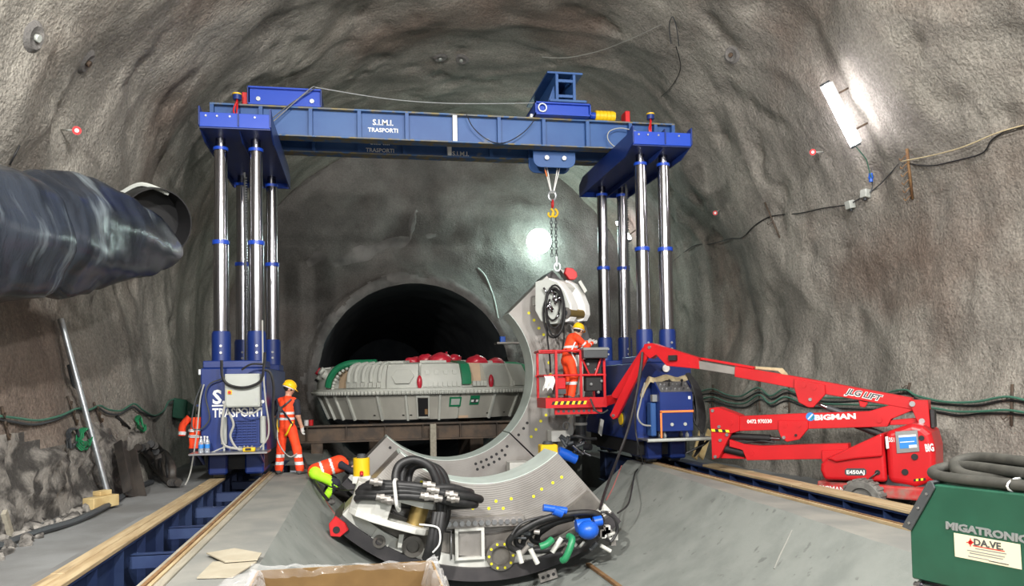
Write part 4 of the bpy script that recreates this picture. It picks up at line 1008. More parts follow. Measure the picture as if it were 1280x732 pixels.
# turret hood and counterweight
OF=.62
hood=MB()
prof_=[(1025.5,580),(1032,573),(1104,540),(1109,602.5),(1030,600),(1025,588)]
front=[bp(x,y,OF) for x,y in prof_]; inner=[bp(1025.5,576,OF-.12),bp(1034,566,OF-.22),bp(1107,533,OF-.25)]
hood.ext([front[0],front[1],front[2],front[3],front[4],front[5]],-BN*1.15)
hd=hood.build('turret_hood',LR,lift,bev=.06,seg=3)
b=MB(); rid=[bp(1026,579,OF+.0),bp(1060,561,OF+.01),bp(1104,546,OF+.01),bp(1104,572,OF+.05),bp(1040,583,OF+.05)]
b.ext([bp(1034,572.5,OF),bp(1103,541,OF),bp(1104,570,OF),bp(1070,573,OF),bp(1046,577,OF)],BN*.06); b.build('hood_bulge',LR,hd,bev=.03,seg=2)
cw=MB(); cw.ext([bp(x,y,OF+.03) for x,y in((1106,540),(1139,529),(1153,532),(1164,541),(1169,560),(1170,600),(1144,609),(1110,602.5))],-BN*1.2)
cwo=cw.build('counterweight',LR,lift,bev=.09,seg=4)
b=MB(); b.b2((0,0,0),(0,0,0)); 
b=MB(); b.ext([bp(x,y,OF+.035) for x,y in((1119,539),(1147,537),(1149.5,564),(1121,566.5))],BN*.012); pn=b.build('info_panel',M['steel'],cwo,bev=.004)
b=MB(); b.ext([bp(x,y,OF+.05) for x,y in((1123,544),(1145,542.5),(1146.5,559),(1125,560.5))],BN*.003); b.build('blue_label',M['printed_blue'],pn)
b=MB(); b.ext([bp(x,y,OF+.054) for x,y in((1123,544),(1145,542.5),(1145.2,545),(1123.3,546.5))],BN*.002); b.build('label_band',M['white'],pn)
b=MB(); b.ext([bp(x,y,OF+.054) for x,y in((1136,556),(1146,555.3),(1146.4,559),(1136.3,559.7))],BN*.002); b.build('label_band',M['white'],pn)
b=MB(); b.ext([bp(x,y,OF+.054) for x,y in((1125,552),(1143,550.8),(1143.1,551.8),(1125.1,553))],BN*.002); b.build('label_line',M['white'],pn)
for px,py,r in((1152,547,.04),(1143.5,570.5,.05),(1131.5,589.5,.05)):
    p=bp(px,py,OF+.02); b=MB(); b.cyl(p,p+BN*.03,r,n=16); b.build('tie_down_hole',M['black'],cwo)
b=MB(); b.ext([bp(x,y,OF+.034) for x,y in((1106.5,545.5),(1110,545),(1111.5,560),(1108,560.5))],BN*.004); b.build('white_decal',M['white'],cwo)
def btext(s,px,py,px2,py2,size,off,parent,m='white',bold=.03,sx=1.0,shear=0,name='lettering',fit=True):
    o=bp(px,py,off); e=bp(px2,py2,off); d=(e-o); L=d.length; d.normalize(); yd=BN.cross(d)
    t_=text(s,size,M[m],parent,o,d,yd,bold=bold,sx=1,shear=shear,name=name)
    if fit:
        me=t_.data; mi=root_inv(parent); o2=mi@o; d2=(mi.to_3x3()@d)
        w_=max((v.co-o2).dot(d2) for v in me.vertices)
        for v in me.vertices: k=(v.co-o2).dot(d2); v.co+=d2*k*(L/w_-1)
    return t_
btext('BIGMAN',1018,524.8,1070,522.8,.125,.123,mid,'white',.05)
btext('0472 970330',934,528.8,965,528.2,.095,.123,mid,'white',.03)
btext('JLG LIFT',1057.5,492,1103,501.3,.135,.131,mb_,'white',.09,shear=.3)
btext('JLG LIFT',1058,491.5,1102,500.8,.13,.134,mb_,'dark_grey',.03,shear=.3)
btext('E450AJ',1058,592,1081,592,.085,OF+.008,hd,'white',.03)
btext('351',1111,552,1118,552,.10,OF+.034,cwo,'white',.02)
btext('BIG',1157,564,1168,563,.16,OF+.034,cwo,'white',.04)
b=MB(); b.ext([bp(x,y,OF+.004) for x,y in((1056,587),(1059,585),(1080,585),(1083,587),(1083,592),(1080,594),(1059,594),(1056,592))],BN*.002); b.build('name_plate',M['dark_grey'],hd)
p=bp(1013,520.5,.124); b=MB(); b.cyl(p,p+BN*.003,.075,n=24); lg=b.build('round_logo',M['printed_blue'],mid)
b=MB(); b.ext([p+BN*.004+BU*a+Vector((0,0,c)) for a,c in((.05,-.04),(.03,-.05),(-.05,.04),(-.03,.05))],BN*.002); b.build('logo_swoosh',M['white'],lg)
b=MB(); b.ext([p+BN*.004+BU*a+Vector((0,0,c)) for a,c in((.0,-.06),(-.03,-.05),(-.06,.0),(-.05,.02))],BN*.002); b.build('logo_swoosh',M['hose_green'],lg)
p=bp(1097,590,OF); b=MB(); b.cyl(p,p+BN*.02,.04,n=14); b.build('socket',M['black'],hd)
b=MB(); b.tube(spline([bp(1097,590,OF+.03),bp(1092,594,OF+.06),bp(1087,598,OF+.06),bp(1085,602,OF+.06)],5),.012,6); b.build('charge_cable',M['black_rubber'],hd)
p=bp(1084,606,OF+.06); b=MB(); b.cyl(p+Vector((0,0,.06)),p,.035,n=10); b.build('plug',M['white'],hd)
b=MB(); b.cyl(p,p-Vector((0,0,.03)),.036,n=10); b.build('plug_tip',M['bright_valve'],hd)
b=MB()
for k in range(5):
    x=1142+k*3; b.mi=k%2; b.ext([bp(x,598.5-k*.3,OF+.034),bp(x+3,598.2-k*.3,OF+.034),bp(x+3,601-k*.3,OF+.034),bp(x,601.3-k*.3,OF+.034)],BN*.003)
b.build('hazard_stripe',[M['black'],M['yellow_mark']],cwo)
# chassis and wheels
c0=Vector((8.85,11.75,0)); CD=Vector((-.55,.835,0)); CN=Vector((-.835,-.55,0))
def lc(u,n,z): return c0+CD*u+CN*n+Vector((0,0,z))
b=MB(); b.ext([lc(-1.2,.60,-.22),lc(1.3,.60,-.22),lc(1.3,-.60,-.22),lc(-1.2,-.60,-.22)],Vector((0,0,.20))); ch=b.build('chassis',M['lift_red_dusty'],lift,bev=.03,seg=2)
b=MB(); b.cyl(lc(0,0,-.02),lc(0,0,.14),.5,n=28); b.build('slew_ring',M['dark_grey'],lift)
text('BIGMAN',.12,M['white'],ch,lc(1.27,.605,-.18),-CD,(0,0,1),bold=.03)
for u in(-.80,.80):
    for n_ in(.70,-.70):
        c=lc(-.95 if u<0 else .48,n_,-.26); a=CN*(1 if n_>0 else -1)
        b=MB(); b.lathe([(.0,-.10),(.20,-.10),(.30,-.11),(.335,-.07),(.335,.07),(.30,.11),(.2,.10),(.18,.05),(0,.05)],c,a,n=28); wh=b.build('wheel',M['tyre'],lift)
        for k in range(20):
            an=2*PI*k/20; u_,v_,_=basis(a); q=c+u_*math.cos(an)*.335+v_*math.sin(an)*.335
            b=MB(); b.bar(q-a*.10,q+a*.10,.05,.03,up=(q-c)); b.build('tread_block',M['tyre'],wh)
        b=MB(); b.cyl(c+a*.05,c+a*.08,.1,n=14); b.build('hub',M['tyre'],wh)
# basket
RL=M['lift_red']
fl0=at(683,500,y=16.15); fl1=at(757,497,y=16.15); zf=(fl0.z+fl1.z)/2-.02; bx0,bx1=fl0.x,fl1.x; by0,by1=16.15,16.95
bs=thing('work_basket','red railed work basket on the end of the boom arm, beside the hoisted segment','basket',((bx0+bx1)/2,16.55,zf-.2))
b=MB(); b.b2((bx0,by0,zf-.03),(bx1,by1,zf+.02)); fo=b.build('basket_floor',M['lift_red_dusty'],bs)
b=MB(); b.b2((bx0-.02,by0-.02,zf-.16),(bx1+.02,by0+.01,zf+.05)); tb=b.build('toe_board',RL,bs)
b=MB(); b.b2((bx0-.02,by1-.01,zf-.16),(bx1+.02,by1+.02,zf+.05)); b.build('toe_board',RL,bs)
b=MB(); b.b2((bx0-.02,by0,zf-.16),(bx0,by1,zf+.05)); b.build('toe_board',RL,bs)
for k in range(12):
    x=bx0+.10+k*.062; b=MB(); b.mi=0; b.ext([(x,by0-.024,zf-.09),(x+.055,by0-.024,zf-.09),(x+.085,by0-.024,zf-.02),(x+.03,by0-.024,zf-.02)],(0,.004,0)); b.build('hazard_stripe',M['yellow_mark'] if k%2 else M['black'],tb)
b=MB(); b.b2((bx0+.2,by0+.1,zf-.30),(bx1-.05,by0+.16,zf-.16)); ub=b.build('under_rail',RL,bs)
for k in range(8):
    p=Vector((bx0+.28+k*.11,by0+.10,zf-.23)); b=MB(); b.cyl(p,p+Vector((0,-.004,0)),.03,n=10); b.build('rail_hole',M['dark_grey'],ub)
H=1.03
posts=[(bx0+.22,by0),(bx0+.75,by0),(bx1-.02,by0),(bx0,by1),(bx0+.6,by1),(bx1-.02,by1),(bx0-.0,by0)]
for i,(x,y) in enumerate(posts[:6]):
    b=MB(); b.bar((x,y,zf),(x,y,zf+H),.05,.05); b.build('rail_post',RL,bs)
def rail(p,q,r=.026): 
    b=MB(); b.tube([p,q],r,10); b.build('rail',RL,bs)
for z in(zf+H,zf+.52):
    rail((bx0-.12 if z>zf+.9 else bx0+.05,by0,z),(bx1,by0,z)); rail((bx0-.05,by1,z),(bx1,by1,z)); rail((bx1,by0,z),(bx1,by1,z))
rail((bx0-.12,by0,zf+H),(bx0-.05,by1,zf+H)); rail((bx0,by1,zf+.52),(bx0+.0,by0+.1,zf+.52))
rail((bx1-.02,by0,zf+H),(bx1-.22,by0,zf+.5)); rail((bx0+.75,by0,zf+H-.1),(bx0+.95,by0,zf+.5),.02)
q0=at(691.5,471.5,y=16.3); q1=at(706,486,y=16.3); b=MB(); b.b2((q0.x,16.2,q1.z),(q1.x,16.4,q0.z)); b.build('tool_box',RL,bs,bev=.015)
b=MB(); b.b2((q0.x,16.2,q1.z-.1),(q1.x,16.4,q1.z)); b.build('box_foot',M['dark_grey'],bs)
q0=at(727,434.5,y=16.1); q1=at(757.5,447.5,y=16.1); b=MB(); b.b2((q0.x,15.95,q1.z),(q1.x,16.25,q0.z)); cs_=b.build('control_console',M['dark_grey'],bs,bev=.02,seg=2)
b=MB(); b.b2((q0.x-.01,15.93,q0.z-.06),(q1.x+.01,16.27,q0.z)); b.build('console_lid',M['grey'],cs_,bev=.01)
q2=at(731,495,y=16.3); b=MB(); b.b2((q2.x,16.22,q2.z+.1),(q1.x-.05,16.4,q1.z)); b.build('console_panel',M['black'],bs,bev=.02)
for px,py in((735,455),(745,462),(752,476),(739,480),(748,490)):
    p=at(px,py,y=16.2); b=MB(); b.sphere(p,.035,10,8); b.build('switch',M['grey'],bs)
b=MB(); b.tube(spline([at(738,498,y=16.0),at(744,512,y=15.95),at(752,516,y=15.9),at(760,512,y=15.85)],6),.02,7); b.build('basket_hose',M['black_rubber'],bs)
b=MB(); b.ext([at(757,495,y=16.2),at(770,493,y=15.9),at(772,503,y=15.9),at(757,508,y=16.2)],(.02,.25,0)); b.build('basket_bracket',RL,bs,bev=.01)
# white cloth over the mid rail
p=at(685,471,y=16.2); b=MB(); W=[]
for i in range(7):
    for j in range(7):
        u=i/6; v=j/6; W.append((p.x-.10+.2*u+.03*math.sin(v*5),by0-.03+.03*math.sin(u*9+v*3),p.z+.02-.32*v*(1-.25*abs(math.sin(u*6)))))
b.add(W,[(i*7+j,i*7+j+1,(i+1)*7+j+1,(i+1)*7+j) for i in range(6) for j in range(6)],True); o=b.build('white_cloth',M['white']); sd=o.modifiers.new('thick','SOLIDIFY'); sd.thickness=.01
tag(o,'white cloth hanging over the left rail of the red basket','cloth')
# ================================================================== people
def surface_nets(f,org,h):
    nx,ny,nz_=f.shape; s=f<0; idx=-np.ones((nx-1,ny-1,nz_-1),int)
    cs=[(i,j,k) for i in(0,1) for j in(0,1) for k in(0,1)]
    cnt=sum(s[i:nx-1+i,j:ny-1+j,k:nz_-1+k].astype(int) for i,j,k in cs); act=(cnt>0)&(cnt<8)
    ii=np.argwhere(act); idx[act]=np.arange(len(ii)); pos=np.zeros((len(ii),3)); num=np.zeros(len(ii))
    for a in cs:
        for ax in range(3):
            if a[ax]==0:
                b=list(a); b[ax]=1
                fa=f[ii[:,0]+a[0],ii[:,1]+a[1],ii[:,2]+a[2]]; fb=f[ii[:,0]+b[0],ii[:,1]+b[1],ii[:,2]+b[2]]
                m=(fa<0)!=(fb<0); t=np.where(m,fa/(fa-fb+1e-12),0)
                q=np.tile(np.array(a,float),(len(ii),1)); q[:,ax]+=t
                pos[m]+=q[m]; num[m]+=1
    V=(ii+pos/num[:,None])*h+org; F=[]
    for ax in range(3):
        o1,o2=[(1,2),(2,0),(0,1)][ax]
        sl=[slice(1,-1)]*3; sl[ax]=slice(0,-1); sh=[slice(1,-1)]*3; sh[ax]=slice(1,None)
        A=s[tuple(sl)]; B=s[tuple(sh)]; e=np.argwhere(A!=B)
        off=np.array([1,1,1]); off[ax]=0; e=e+off
        def g(d1,d2):
            q=e.copy(); q[:,o1]+=d1; q[:,o2]+=d2; return idx[q[:,0],q[:,1],q[:,2]]
        quad=np.stack([g(-1,-1),g(0,-1),g(0,0),g(-1,0)],1)
        ins=s[e[:,0],e[:,1],e[:,2]]; quad[~ins]=quad[~ins][:,::-1]; F.append(quad)
    return V,np.concatenate(F)
def caps_sdf(P,caps,k):
    d=None; best=None; bi=None; bt=None
    for n,(a,b,ra,rb,tg) in enumerate(caps):
        a=np.array(a,float); b=np.array(b,float); ab=b-a; L=max(1e-9,ab@ab)
        t=np.clip(((P-a)@ab)/L,0,1); q=np.linalg.norm(P-(a+t[...,None]*ab),axis=-1)-(ra+(rb-ra)*t)
        if d is None: d=q; best=q.copy(); bi=np.zeros(q.shape,int); bt=t
        else:
            hh=np.clip(.5+.5*(d-q)/k,0,1); d=d*(1-hh)+q*hh-k*hh*(1-hh)
            m=q<best; best=np.where(m,q,best); bi=np.where(m,n,bi); bt=np.where(m,t,bt)
    return d,bi,bt
def person(label,loc,rz,caps,mats,fingers,stripes=None,h=.016,k=.03,zrot=None):
    """caps: (a,b,ra,rb,tag) in person space; one continuous skin coloured by the nearest limb"""
    t=thing('person',label,'person',loc,rz)
    A=np.array([c[0] for c in caps]+[c[1] for c in caps],float); lo=A.min(0)-.28; hi=A.max(0)+.28
    n=np.ceil((hi-lo)/h).astype(int)+1
    g=np.stack(np.meshgrid(*[lo[i]+h*np.arange(n[i]) for i in range(3)],indexing='ij'),-1)
    d,_,_=caps_sdf(g,caps,k); V,F=surface_nets(d,lo,h)
    cen=V[F].mean(1); _,bi,bt=caps_sdf(cen,caps,k)
    names=list(mats.keys()); mi=[]
    for c,i,tt in zip(cen,bi,bt):
        tg=caps[i][4]; m=stripes(tg,tt,c) if stripes else None
        mi.append(names.index(m or tg))
    nv=len(V); vs=[tuple(v) for v in V]; fs=[tuple(int(x) for x in f) for f in F]
    fm=MB()
    for pts,r,tg in fingers:
        fm.mi=names.index(tg); fm.tube(spline(pts,3),lambda u,r=r:r*(1-.25*u),7); fm.sphere(pts[-1],r*.76,7,5)
    fs+=[tuple(i+nv for i in f) for f in fm.f]; mi+=fm.m; vs+=[tuple(v) for v in fm.v]
    me=bpy.data.meshes.new('body'); me.from_pydata(vs,[],fs)
    for nme in names: me.materials.append(mats[nme])
    me.polygons.foreach_set('material_index',mi); me.polygons.foreach_set('use_smooth',[True]*len(fs)); me.update()
    o=bpy.data.objects.new('body',me); link(o,t); return t
def hand(w,d,side,palm='glove',curl=.5,up=(0,0,1)):
    """capsule palm and five fingers: w wrist, d pointing direction, side = thumb direction"""
    w=Vector(w); d=Vector(d).normalized(); s=Vector(side).normalized(); n=d.cross(s).normalized()
    caps=[(tuple(w),tuple(w+d*.075),.034,.036,palm)]; fg=[]
    for k,l in enumerate((.07,.078,.072,.056)):
        b=w+d*.085+s*(.030-.020*k); m=b+d*l*.5+n*curl*.02; e=b+d*l*(.9-.35*curl)+n*curl*.055; fg.append(([tuple(b),tuple(m),tuple(e)],.0105,palm))
    b=w+d*.03+s*.03; fg.append(([tuple(b),tuple(b+s*.028+d*.028),tuple(b+s*.03+d*.058+n*.01)],.012,palm)); return caps,fg
def head_caps(c,f,s=1.0):
    """c centre of the head, f facing direction"""
    c=Vector(c); f=Vector(f).normalized(); u=Vector((0,0,1)); u=(u-f*u.dot(f)).normalized(); r=f.cross(u)
    P=lambda a,b_,e: tuple(c+f*a+u*b_+r*e)
    return [(P(-.015,.03,0),P(.02,.02,0),.098,.09,'hair'),(P(.03,-.06,0),P(.045,.0,0),.068,.075,'skin'),(P(.10,-.015,0),P(.115,-.035,0),.014,.018,'skin'),
            (P(.05,-.105,0),P(.07,-.10,0),.04,.035,'skin'),(P(0,-.01,.088),P(-.005,-.04,.086),.018,.014,'skin'),(P(0,-.01,-.088),P(-.005,-.04,-.086),.018,.014,'skin')],(c,f,u,r)
def face_parts(t,hd):
    c,f,u,r=hd
    for s in(-1,1):
        b=MB(); b.sphere(c+f*.098+u*.005+r*.034*s,.013,8,6); b.build('eye',M['black'],t,local=True)
    b=MB(); b.tube([c+f*.105-u*.07-r*.024,c+f*.11-u*.072,c+f*.105-u*.07+r*.024],.006,6); b.build('mouth',M['red'],t,local=True)
def helmet(t,hd,m='helmet',tilt=.0):
    c,f,u,r=hd; b=MB(); up=(u+f*tilt).normalized(); fw=(f-u*tilt).normalized(); o=c+up*.045
    vs=[];N=20;Mr=7
    for j in range(Mr+1):
        a=PI/2*j/Mr
        for i in range(N):
            q=2*PI*i/N; rr=math.cos(a)**.8; vs.append(o+fw*math.cos(q)*.142*rr+r*math.sin(q)*.118*rr+up*math.sin(a)*.125)
    for i in range(N):
        q=2*PI*i/N; ex=.055*max(0,math.cos(q))**1.5+.012; vs.append(o+fw*math.cos(q)*(.142+ex)+r*math.sin(q)*(.118+.012)-up*(.018+.01*max(0,math.cos(q))))
    fs=[(j*N+i,j*N+(i+1)%N,(j+1)*N+(i+1)%N,(j+1)*N+i) for j in range(Mr) for i in range(N)]
    e=(Mr+1)*N; fs+=[(e+i,e+(i+1)%N,(i+1)%N,i) for i in range(N)]
    b.add(vs,fs,True)
    hm=b.build('helmet',M[m],t,local=True); sd=hm.modifiers.new('thick','SOLIDIFY'); sd.thickness=.006
    b=MB(); b.tube([o+fw*math.cos(a)*(.142*math.cos(.0)+.003)*math.cos(0)+up*0 if False else o+fw*.143*math.cos(a)+up*(.128*math.sin(a)) for a in[PI*.15+PI*.7*k/10 for k in range(11)]],.009,6); b.build('helmet_ridge',M[m],hm,local=True)
    b=MB(); b.tube([o+fw*.125*math.cos(2*PI*k/20)+r*.106*math.sin(2*PI*k/20)-up*.03 for k in range(20)],.014,6,True); b.build('helmet_band',M['white'],hm,local=True)
def strap(t,pts,m,w=.02,name='harness_strap'):
    b=MB(); P_=spline(pts,5)
    for a,c in zip(P_,P_[1:]): pass
    b.tube(P_,w,6); b.build(name,M[m],t,local=True)
# --- worker standing beside the left tower, back to the camera
def stripes_stand(tg,t,c):
    if tg=='orange' and (1.085<c[2]<1.135 or 1.20<c[2]<1.25) and abs(c[0])<.26: return 'stripe'
    if tg=='trouser':
        if .19<c[2]<.25 or .34<c[2]<.40: return 'stripe'
        return 'orange'
    if tg=='sleeve': return 'navy'
caps=[((0,0,.96),(0,0,1.08),.150,.145,'orange'),((0,0,1.08),(0,.02,1.40),.150,.165,'orange'),((-.10,.0,.86),(.10,0,.86),.10,.10,'trouser'),((-.13,.01,1.46),(.13,.01,1.46),.082,.082,'orange'),
 ((0,.02,1.48),(0,.05,1.60),.056,.054,'skin'),
 ((-.095,0,.90),(-.15,.02,.50),.105,.085,'trouser'),((-.15,.02,.50),(-.17,-.02,.12),.088,.085,'trouser'),((.095,0,.90),(.20,.02,.50),.105,.085,'trouser'),((.20,.02,.50),(.28,-.02,.12),.088,.085,'trouser'),
 ((-.17,-.05,.055),(-.20,.15,.045),.055,.045,'boot'),((.28,-.05,.055),(.33,.14,.045),.055,.045,'boot'),
 ((.205,.01,1.44),(.245,-.02,1.22),.066,.062,'sleeve'),((.245,-.02,1.22),(.25,-.02,1.16),.05,.048,'skin'),((.25,-.02,1.16),(.285,.07,.93),.046,.033,'skin'),
 ((-.205,.01,1.44),(-.30,.0,1.22),.066,.06,'sleeve'),((-.30,.0,1.22),(-.31,.03,1.17),.05,.047,'skin'),((-.31,.03,1.17),(-.36,.16,1.33),.045,.034,'skin')]
hc,hd=head_caps((.01,.06,1.71),(.75,.62,-.38)); caps+=hc
c1,f1=hand((.287,.075,.92),(.05,.15,-1),(0,1,.2)); c2,f2=hand((-.362,.165,1.34),(-.15,.5,.8),(.9,.2,0)); caps+=c1+c2
pm={'orange':M['orange'],'trouser':M['orange'],'navy':M['navy_cloth'],'sleeve':M['navy_cloth'],'skin':M['skin'],'hair':M['hair'],'boot':M['boot'],'glove':M['glove'],'stripe':M['stripe']}
p=at(362,589,z=0.0)
t=person('person in yellow helmet, orange vest and trousers, standing with a hand on the tower',(p.x,16.62,.0),R(-22),caps,pm,f1+f2,stripes_stand)
helmet(t,hd,tilt=.05); face_parts(t,hd)
strap(t,[(-.17,-.10,1.50),(-.10,-.175,1.38),(.02,-.185,1.25),(.13,-.165,1.10),(.17,-.10,.98)],'navy_cloth'); strap(t,[(.15,-.10,1.50),(.06,-.17,1.40),(-.06,-.18,1.30),(-.10,-.17,1.15),(-.10,-.16,.95)],'dark_grey')
strap(t,[(.17,-.09,1.05),(.14,-.15,.95),(.07,-.14,.82),(.02,-.12,.78)],'yellow'); strap(t,[(-.10,-.16,1.2),(-.12,-.18,1.0),(-.1,-.17,.85)],'yellow',.014)
b=MB(); b.b2((-.09,-.205,1.26),(-.01,-.165,1.36)); b.build('harness_buckle',M['dark_grey'],t,local=True)
strap(t,[(-.12,-.17,.92),(-.1,-.2,.7),(.0,-.2,.5),(.14,-.16,.36),(.27,-.12,.42)],'cable_grey',.012,'lanyard')
# --- worker crouching by the front segment
def stripes_crouch(tg,t,c):
    if tg=='orange':
        if .20<t<.30 or .62<t<.72: return 'stripe'
    if tg=='leg': return 'lime' if c[0]<.02 or t<.12 else 'navy'
hz_=.62
caps=[((-.25,0,hz_),(.18,.0,hz_+.12),.155,.17,'orange'),((.15,-.12,hz_+.13),(.15,.12,hz_+.13),.085,.085,'orange'),((-.26,-.08,hz_-.02),(-.26,.08,hz_-.02),.125,.125,'leg'),
 ((-.25,-.11,hz_-.05),(.10,-.15,.40),.10,.085,'leg'),((.10,-.15,.40),(-.12,-.13,.10),.082,.065,'leg'),((-.25,.11,hz_-.05),(.08,.17,.42),.10,.085,'navy'),((.08,.17,.42),(-.10,.15,.10),.08,.065,'navy'),
 ((-.15,-.13,.05),(.05,-.14,.045),.052,.045,'boot'),((-.13,.15,.05),(.07,.16,.045),.052,.045,'boot'),
 ((.20,-.18,hz_+.12),(.40,-.19,hz_+.0),.066,.058,'sleeve'),((.40,-.19,hz_+.0),(.58,-.12,hz_-.04),.054,.042,'sleeve'),((.20,.18,hz_+.12),(.38,.2,hz_-.04),.066,.058,'sleeve'),((.38,.2,hz_-.04),(.56,.12,hz_-.10),.054,.042,'sleeve'),
 ((.24,0,hz_+.12),(.33,0,hz_+.10),.058,.056,'skin')]
hc,hd=head_caps((.42,.0,hz_+.08),(.8,.1,-.55)); caps+=hc
c1,f1=hand((.60,-.11,hz_-.04),(1,.1,0),(0,.3,1),'skin'); c2,f2=hand((.58,.11,hz_-.10),(1,-.1,-.1),(0,-.2,1),'skin'); caps+=c1+c2
pm2=dict(pm); pm2['lime']=M['lime']; pm2['leg']=M['lime']
gp=at(412,612,y=15.6); zc=AZ-math.sqrt(3.563**2-(gp.x-AX)**2)
t=person('person crouching in orange vest and lime trousers beside the yellow jack',(gp.x,15.6,zc-.02),R(8),caps,pm2,f1+f2,stripes_crouch)
face_parts(t,hd)
# --- worker in the basket
def stripes_b(tg,t,c):
    if tg=='orange':
        if 1.08<c[2]<1.13: return 'stripe'
    if tg=='trouser': return 'stripe' if (.30<c[2]<.36) else 'orange'
    if tg=='arm': return 'stripe' if .55<t<.70 else 'orange'
caps=[((-.05,0,.86),(-.02,.0,1.0),.145,.14,'orange'),((-.02,0,1.0),(.12,.05,1.26),.145,.155,'orange'),((.10,-.10,1.30),(.16,.14,1.30),.085,.085,'orange'),((-.06,-.08,.80),(-.06,.08,.80),.10,.10,'trouser'),
 ((.16,.05,1.34),(.22,.07,1.42),.056,.054,'skin'),
 ((-.06,-.09,.82),(.02,-.11,.45),.10,.085,'trouser'),((.02,-.11,.45),(-.06,-.10,.10),.085,.08,'trouser'),((-.06,.09,.82),(.06,.11,.45),.10,.085,'trouser'),((.06,.11,.45),(.0,.10,.10),.085,.08,'trouser'),
 ((-.09,-.10,.05),(.10,-.11,.045),.055,.046,'boot'),((-.03,.10,.05),(.16,.10,.045),.055,.046,'boot'),
 ((.10,-.17,1.28),(.28,-.22,1.10),.07,.062,'arm'),((.28,-.22,1.10),(.48,-.12,1.18),.058,.042,'arm'),((.17,.2,1.28),(.36,.22,1.14),.07,.062,'arm'),((.36,.22,1.14),(.55,.16,1.22),.058,.042,'arm')]
hc,hd=head_caps((.27,.06,1.47),(.92,.25,-.25)); caps+=hc
c1,f1=hand((.50,-.11,1.19),(1,.2,.2),(0,.3,1)); c2,f2=hand((.57,.155,1.225),(1,0,.2),(0,-.3,1)); caps+=c1+c2
pm3=dict(pm); pm3['arm']=M['orange']
fp=at(712,492,y=16.5)
t=person('person in orange suit and yellow helmet leaning in the red basket',(fp.x+.03,16.5,zf+.02),R(20),caps,pm3,f1+f2,stripes_b)
helmet(t,hd,tilt=.0); face_parts(t,hd)
strap(t,[(.02,-.17,1.2),(-.08,-.17,1.0),(.0,-.19,.82),(.05,-.17,.7)],'white',.016); strap(t,[(-.15,-.05,1.05),(-.1,-.16,.98),(.1,-.17,.95)],'navy_cloth',.02)
# ================================================================== fittings of the left tower
def cable(name,label,pts,r,m,group=None,n=6,cat='cable'):
    b=MB(); b.tube(spline(pts,n),r,6); return tag(b.build(name,M[m]),label,cat,group)
YT=15.7
b=MB(); b.b2((-3.06,15.1,.54),(-1.70,15.72,.575)); sh=b.build('service_shelf',M['steel'],tl,bev=.005)
for x in(-2.9,-1.85):
    b=MB(); b.bar((x,15.2,.54),(x,15.7,.34),.04,.04); b.build('shelf_bracket',M['blue'],sh)
text('S.I.M.I.',.36,M['white'],tl,(-2.75,YT-.003,1.455),(1,0,0),(0,0,1),bold=.03,sx=1.0)
text('TRASPORTI',.235,M['white'],tl,(-2.75,YT-.003,1.20),(1,0,0),(0,0,1),bold=.025,sx=.75)
b=MB(); b.b2((-2.76,YT-.004,1.40),(-1.86,YT,1.43)); b.build('lettering_rule',M['white'],tl)
cab=thing('control_cabinet','light grey electrical cabinet fixed high on the left tower','cabinet',(-2.18,15.55,1.38))
b=MB(); b.b2((-2.49,15.45,1.38),(-1.87,15.70,2.0)); b.build('box',M['cabinet_grey'],cab,bev=.012,seg=2)
b=MB(); b.b2((-2.47,15.435,1.40),(-1.89,15.45,1.98)); dr=b.build('door',M['cabinet_grey'],cab,bev=.006)
b=MB(); b.b2((-2.44,15.425,1.62),(-2.36,15.436,1.70)); sw=b.build('switch_plate',M['yellow'],dr)
b=MB(); b.cyl((-2.40,15.43,1.66),(-2.40,15.40,1.66),.028,n=12); b.build('switch_knob',M['red'],sw)
b=MB(); b.b2((-1.94,15.425,1.48),(-1.92,15.436,1.55)); b.build('door_lock',M['steel'],dr)
# ventilation grille
b=MB(); b.b2((-2.47,YT-.02,.66),(-1.90,YT,1.16)); gr=b.build('grille_frame',M['blue'],tl)
for k in range(9):
    z=.72+k*.05; b=MB(); b.b2((-2.42,YT-.05,z),(-1.95,YT-.02,z+.022)); b.build('grille_slat',M['blue'],gr)
for k in range(6):
    x=-2.40+k*.088; b=MB(); b.b2((x,YT-.055,.72),(x+.012,YT-.02,1.14)); b.build('grille_bar',M['blue'],gr)
for x,lb in((-2.53,'pale rolled sheet standing left of the tower grille'),(-1.83,'pale rolled sheet standing right of the tower grille')):
    b=MB(); b.cyl((x,15.60,.70),(x,15.60,1.20),.055,n=14); b.cyl((x,15.60,1.195),(x,15.60,1.205),.03,n=10); b.cyl((x,15.6,.576),(x,15.6,.70),.02,n=8)
    tag(b.build('rolled_sheet',M['cabinet_grey']),lb,'roll',group='rolled sheets on the left tower')
b=MB(); b.b2((-3.0,15.72,2.0),(-2.93,15.74,2.1)); b.build('lug',M['galv'],tl)
def bottle(x,y,lb):
    t=thing('water_bottle',lb,'bottle',(x,y,.576),group='water bottles on the shelf')
    b=MB(); b.lathe([(0,0),(.042,0),(.045,.03),(.040,.10),(.045,.15),(.043,.2),(.018,.255),(.016,.27),(0,.27)],(x,y,.576),n=14); b.build('body',M['bottle'],t)
    b=MB(); b.cyl((x,y,.845),(x,y,.87),.019,n=10); b.build('cap',M['white'],t)
    b=MB(); b.lathe([(.046,.08),(.0465,.15)],(x,y,.576),n=14); b.build('label',M['printed_blue'],t)
bottle(-2.88,15.30,'clear water bottle nearest the shelf corner on the left tower'); bottle(-2.78,15.34,'clear water bottle, rightmost on the shelf of the left tower'); bottle(-2.85,15.46,'clear water bottle at the back of the shelf, against the tower')
g=thing('chain_hoist_tool','small yellow tool lying on the shelf of the left tower','tool',(-2.05,15.3,.576))
